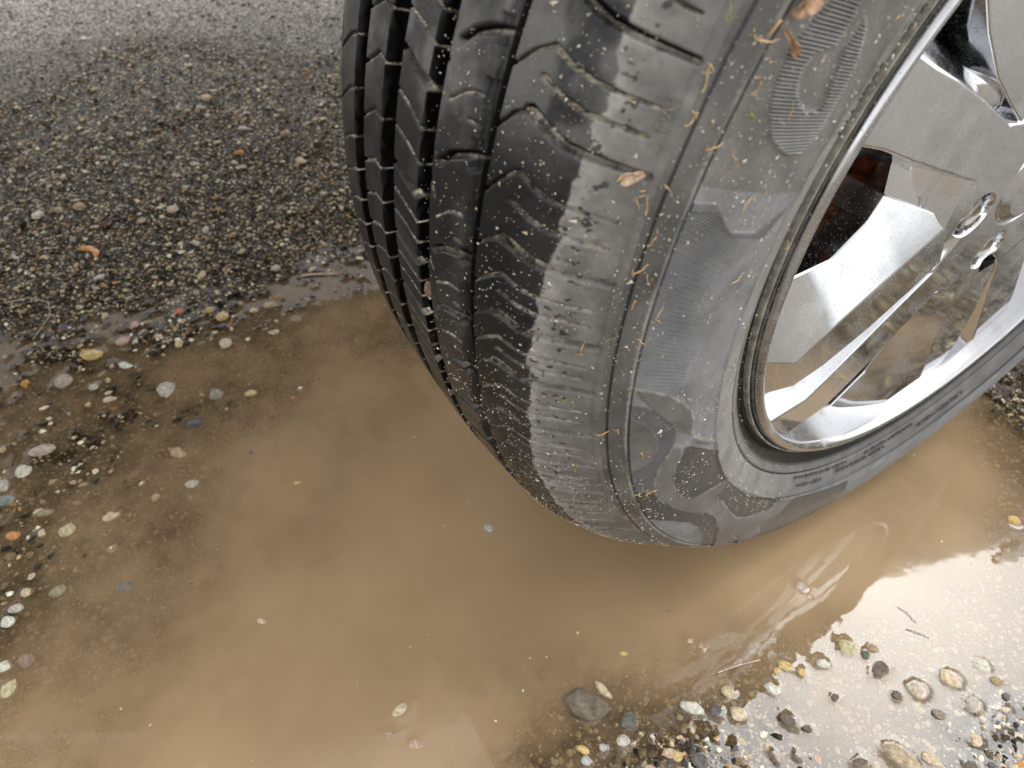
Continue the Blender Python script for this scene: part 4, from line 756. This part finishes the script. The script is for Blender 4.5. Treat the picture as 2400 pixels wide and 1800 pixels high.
def fibre(th, s_, L_, w_, m, n=3):
    bm = bmesh.new(); ang = random.uniform(0, 6.28)
    for q in range(n):
        x_, y_ = random.uniform(-.2, .2) * L_ * (q > 0), random.uniform(-.2, .2) * L_ * (q > 0); a = ang + random.uniform(-.5, .5) + (random.choice([-1, 1]) * .9 if q else 0); prev = None; segs = 5; l_ = L_ * (1 if q == 0 else random.uniform(.25, .55))
        for i in range(segs + 1):
            ww = w_ * (1 - .55 * abs(i / segs - .4)) * random.uniform(.7, 1.2) * (1 if q == 0 else .7); zz = .0004 + .0008 * math.sin(i / segs * 3.1) * random.uniform(.2, 1.2)
            nx_, ny_ = -math.sin(a) * ww / 2, math.cos(a) * ww / 2
            ringv = [bm.verts.new((x_ + nx_, y_ + ny_, zz)), bm.verts.new((x_, y_, zz + ww * .5)), bm.verts.new((x_ - nx_, y_ - ny_, zz)), bm.verts.new((x_, y_, zz - ww * .3))]
            if prev:
                for k_ in range(4): bm.faces.new((prev[k_], prev[(k_ + 1) % 4], ringv[(k_ + 1) % 4], ringv[k_]))
            prev = ringv; x_ += math.cos(a) * l_ / segs; y_ += math.sin(a) * l_ / segs; a += random.uniform(-.45, .45)
    me = bpy.data.meshes.new('plant_shred'); bm.to_mesh(me); bm.free(); o = link('plant_shred', me, m); o.matrix_world = Matrix.Translation((0, 0, AX)) @ on_tyre(th, s_, .0004, 0); return o
GREEN = {9, 23, 24, 25, 26, 27}
for i, (x, r, th) in enumerate(CHIPS):
    g_ = i in (6, 21, 22, 25, 26, 27) or i == 3
    o = fibre(th, surf(th, r, x), random.uniform(.0040, .0085), random.uniform(.0004, .0008), FIB[2] if g_ else FIB[i % 2], 2 + i % 2)
    pl_ = ('high up' if th > 110 else 'above mid height' if th > 103 else 'at mid height' if th > 93 else 'below mid height' if th > 80 else 'low down') + ' on the tyre ' + ('shoulder' if x < -.003 else 'shoulder seam' if r > .321 else 'upper sidewall' if r > .305 else 'sidewall')
    tag(o, ('tiny green moss shred ' if g_ else 'small orange plant shred ' if i % 2 == 0 else 'small pale straw shred ') + pl_, 'plant shred', 'plant shreds stuck to the tyre')
def leaf(name, th, s_, L_, w_, m, lab, cat, spin):
    bm = bmesh.new(); n = 7; rows = []
    for i in range(n):
        u = i / (n - 1); ww = w_ * math.sin(math.pi * min(1, .08 + u * .9)) ** .8
        rows.append([bm.verts.new((u * L_, (v - .5) * ww + .0008 * math.sin(5 * u + v * 3), .0010 + .0022 * abs(v - .5) * 2 * random.uniform(.5, 1) + .0012 * math.sin(u * 4))) for v in (0, .25, .5, .75, 1)])
    for i in range(n - 1):
        for j in range(4): bm.faces.new((rows[i][j], rows[i + 1][j], rows[i + 1][j + 1], rows[i][j + 1]))
    me = bpy.data.meshes.new(name); bm.to_mesh(me); bm.free(); o = link(name, me, m); o.matrix_world = Matrix.Translation((0, 0, AX)) @ on_tyre(th, s_, .0002, spin)
    sd_ = o.modifiers.new('thick', 'SOLIDIFY'); sd_.thickness = .0004; tag(o, lab, cat); return o
LEAFM = plain('dry_leaf', (.30, .18, .10), .6, 0, 350, .5); FLM = plain('pale_flake', (.50, .36, .26), .6, 0, 350, .4)
leaf('dry_leaf', 117.4, float(s_of_r(.3195)), .0115, .0075, LEAFM, 'crumpled orange brown dry leaf stuck near the top of the tyre sidewall', 'leaf', -.5)
leaf('leaf_stalk', 116.6, float(s_of_r(.3195)), .011, .003, LEAFM, 'broken brown leaf stalk hanging below the crumpled leaf', 'leaf stalk', -2.0)
leaf('pale_flake', 106.9, float(s_of_x(-.0085)), .0095, .0048, FLM, 'pale pinkish flake on the tyre shoulder beside the groove', 'flake', 2.3)
# sand grains: thousands of specks on the rubber
def grains(name, n, label):
    th = rng.uniform(34, 126, n); s_ = rng.uniform(s_of_x(-.10), s_of_r(.240), n); x_, r_, nx, nr = prof(s_)
    c_ = fbm(np.radians(th) * 9, s_ * 26, 91, 3)
    wgt = np.where(x_ < -.057, .25, np.where(s_ < SA, .55, np.where(s_ < SB, 1.5, np.where(s_ < SC, .85, .45)))) * (.25 + 1.6 * sstep(.35, .65, c_)); k_ = rng.random(n) < wgt * .7
    th, s_ = th[k_], s_[k_]; m_ = len(th); p = tpos(th, s_, .0003); x_, r_, nx, nr = prof(s_); a = np.radians(th)
    nn = np.stack([nx, -nr * np.sin(a), -nr * np.cos(a)], -1); td = np.stack([0 * a, -np.cos(a), np.sin(a)], -1); bd_ = np.cross(nn, td)
    sz = (rng.gamma(1.4, .00011, m_) + .00009)[:, None]; sp = rng.uniform(0, 6.28, m_)[:, None]; st = rng.uniform(.8, 2.4, m_)[:, None]
    u = (td * np.cos(sp) + bd_ * np.sin(sp)); v = np.cross(nn, u)
    V = np.stack([p + u * sz * st, p - u * sz * st * .6 + v * sz * .8, p - u * sz * st * .6 - v * sz * .8, p + nn * sz * 1.1], 1)
    F = (np.array([(0, 1, 3), (1, 2, 3), (2, 0, 3)])[None] + (np.arange(m_) * 4)[:, None, None]).reshape(-1, 3)
    pal = np.array([(.62, .55, .42), (.70, .66, .58), (.55, .42, .22), (.40, .30, .18)]); cols = pal[rng.choice(4, m_, p=[.4, .3, .2, .1])]
    me = mesh_np(name, V.reshape(-1, 3), F, False, {'tint': np.repeat(cols, 4, 0)}); m, t, b = mat(name); t.links.new(attr(t, 'tint').outputs['Color'], b.inputs['Base Color']); b.inputs['Roughness'].default_value = .6
    o = link(name, me, m); o.location = (0, 0, AX); tag(o, label, 'sand', None, 'stuff')
grains('sand_specks', 16000, 'pale specks of sand and chaff stuck over the tyre')

# ------------------------------------------------------------------ things on the ground
def wire(name, pts, r_, m, lab, cat):
    cu = bpy.data.curves.new(name, 'CURVE'); cu.dimensions = '3D'; cu.bevel_depth = r_; cu.bevel_resolution = 2; sp = cu.splines.new('POLY'); sp.points.add(len(pts) - 1)
    for i, p in enumerate(pts): sp.points[i].co = (*p, 1); sp.points[i].radius = 1 - .4 * i / len(pts)
    tmp_ = bpy.data.objects.new(name, cu); COL.objects.link(tmp_); bpy.context.view_layer.update()
    me = bpy.data.meshes.new_from_object(tmp_.evaluated_get(bpy.context.evaluated_depsgraph_get())); bpy.data.objects.remove(tmp_); me.name = name; me.materials.clear()
    o = link(name, me, m); tag(o, lab, cat); return o
def gp(x, y, dz): return (x, y, max(gh1(x, y), -.0003) + dz)
TW = plain('pale_twig', (.45, .34, .27), .6, 0, 300, .4); STRAW = plain('dead_stem', (.28, .23, .16), .6, 0, 300, .4); BRN = plain('dark_stem', (.07, .055, .04), .6)
wire('twig', [gp(-.600, -.336, .0022), gp(-.594, -.322, .0025), gp(-.587, -.308, .0024), gp(-.580, -.294, .0020)], .0014, TW, 'pale pinkish twig floating where the asphalt meets the puddle beside the tyre', 'twig')
wire('grass_stem', [gp(-.730, -.668, .002), gp(-.722, -.640, .004), gp(-.705, -.622, .004), gp(-.682, -.624, .003), gp(-.650, -.648, .002)], .0009, STRAW, 'thin curved dead grass stem on the wet asphalt at the left edge', 'grass stem')
wire('pine_needle', [(.1005, -.0555, .0006), (.108, -.0535, .0009), (.1175, -.0545, .0006)], .0003, BRN, 'short dark needle floating on the sky reflection, nearer the tyre', 'needle')
wire('pine_needle', [(.117, -.066, .0006), (.124, -.061, .0009), (.1325, -.0555, .0006)], .0003, BRN, 'short dark needle floating on the sky reflection, farther from the tyre', 'needle')
wire('straw', [gp(.062, -.226, .0012), gp(.066, -.21, .002), gp(.072, -.190, .001)], .0006, TW, 'pale straw lying in the shallows beside the yellow fragments', 'straw')
# orange crescent shell and maroon leaf on the asphalt
bm = bmesh.new(); prev = None
for i in range(13):
    a = -.3 + i / 12 * 3.3; rr = .0038 * math.sin(math.pi * min(1, (i + 1.2) / 14)) + .0006; cx, cy = .0125 * math.cos(a) * 1.25, .0085 * math.sin(a); rg = []
    for k_ in range(8):
        b_ = k_ / 8 * 6.2832; rg.append(bm.verts.new((cx + math.cos(a) * rr * math.cos(b_), cy + math.sin(a) * rr * math.cos(b_), rr * .9 * math.sin(b_))))
    if prev: [bm.faces.new((prev[k_], prev[(k_ + 1) % 8], rg[(k_ + 1) % 8], rg[k_])) for k_ in range(8)]
    prev = rg
me = bpy.data.meshes.new('orange_shell'); bm.to_mesh(me); bm.free(); me.polygons.foreach_set('use_smooth', np.full(len(me.polygons), True))
o = link('orange_shell', me, PM['orange']); o.location = gp(-.7865, -.5655, .003); o.rotation_euler = (.2, 0, R(40)); tag(o, 'bright orange crescent shaped shell fragment on the wet asphalt', 'shell fragment')
bm = bmesh.new(); vs = [[bm.verts.new(((i - 1.5) * .007, (j - 1.5) * .006, .002 + .003 * ((i + j) % 2) + .003 * (i == 3))) for j in range(4)] for i in range(4)]
[bm.faces.new((vs[i][j], vs[i + 1][j], vs[i + 1][j + 1], vs[i][j + 1])) for i in range(3) for j in range(3)]
me = bpy.data.meshes.new('dead_leaf'); bm.to_mesh(me); bm.free(); o = link('dead_leaf', me, plain('maroon_leaf', (.07, .022, .02), .4, 0, 300, .5)); o.location = gp(-.8344, -.526, .0); o.rotation_euler = (.15, -.2, R(30)); o.modifiers.new('thick', 'SOLIDIFY').thickness = .0006
tag(o, 'dark maroon dead leaf right of the orange shell on the asphalt', 'leaf')
# wood chip wedged in the tread groove
o = link('pebble', rock(3, 'brick', False)); s_ = float(s_of_x(-.0982)); o.matrix_world = Matrix.Translation((0, 0, AX)) @ on_tyre(90.2, s_, -.002, 0) @ Matrix.Diagonal((.0058, .0034, .003, 1)); tag(o, 'small reddish brown stone wedged in a tread groove of the tyre', 'pebble')

# ------------------------------------------------------------------ the car above the wheel (seen only as reflection and shade)
car = empty('parked_car', (0, 0, 0)); tag(car, 'parked car whose front wing overhangs the tyre, seen mirrored in the puddle', 'car')
CF, COv = Vector((-.259, -.966, 0)), Vector((.966, -.259, 0))
def cp(f_, o_, z_): return CF * f_ + COv * (o_ - .17) + Vector((0, 0, z_))
def sheet(name, rows, m, par, thick=.012):
    bm = bmesh.new(); vs = [[bm.verts.new(cp(*p)) for p in r_] for r_ in rows]
    for i in range(len(vs) - 1):
        for j in range(len(vs[0]) - 1): bm.faces.new((vs[i][j], vs[i + 1][j], vs[i + 1][j + 1], vs[i][j + 1]))
    me = bpy.data.meshes.new(name); bm.to_mesh(me); bm.free(); me.polygons.foreach_set('use_smooth', np.full(len(me.polygons), True)); o = link(name, me, m, par)
    sd_ = o.modifiers.new('thick', 'SOLIDIFY'); sd_.thickness = thick; sd_.offset = 0; return o
fs = np.concatenate([np.linspace(-.95, -.46, 5), np.linspace(-.45, .45, 25), np.linspace(.47, 1.40, 7)])  # front end stretched forward to block open sky from the puddle's reflection
def low(f_): return max(.40 if f_ < 0 else .62, .345 + math.sqrt(max(0, .455 ** 2 - f_ * f_))) if abs(f_) < .455 else (.40 if f_ < 0 else .62)
sheet('front_wing', [[(f_, -.02 - .10 * sstep(.9, 1.45, f_) - bul, low(f_) + (.98 - low(f_)) * u) for u, bul in ((0, .0), (.35, -.012), (.7, .0), (1, .05))] + [(f_, -.20 - .1 * sstep(.9, 1.45, f_), 1.03)] for f_ in fs], PAINT, car)
sheet('bonnet', [[(f_, -.205 - .1 * sstep(.9, 1.45, f_) - u * (1.35 - .2 * sstep(.9, 1.45, f_)), 1.035 + .05 * math.sin(math.pi * u) - .10 * sstep(.9, 1.45, f_)) for u in np.linspace(0, 1, 8)] for f_ in np.linspace(-.75, 1.45, 10)], PAINT, car)
sheet('wheel_arch_liner', [[(.44 * math.sin(a), o_, .345 + .44 * math.cos(a)) for o_ in (-.03, -.2, -.38)] for a in np.linspace(-1.35, 1.1, 18)], PLASTIC, car)
sheet('front_door', [[(f_, -.03 - .02 * u, .40 + .6 * u) for u in (0, .5, 1)] for f_ in (-2.1, -1.5, -.965)], PAINT, car)
sheet('windscreen', [[(-.70 - .55 * u, -.28 - .12 * u - v * 1.2, 1.06 + .52 * u) for v in np.linspace(0, 1, 6)] for u in (0, .5, 1)], GLASSM, car, .006)
sheet('roof', [[(f_, -.42 - v * 1.0, 1.60 + .04 * math.sin(math.pi * v)) for v in np.linspace(0, 1, 6)] for f_ in (-1.27, -1.9, -2.6)], PAINT, car)
sheet('side_window', [[(f_, -.07 - .32 * u, 1.02 + .54 * u) for u in (0, .5, 1)] for f_ in (-2.1, -1.6, -1.25)], GLASSM, car, .006)
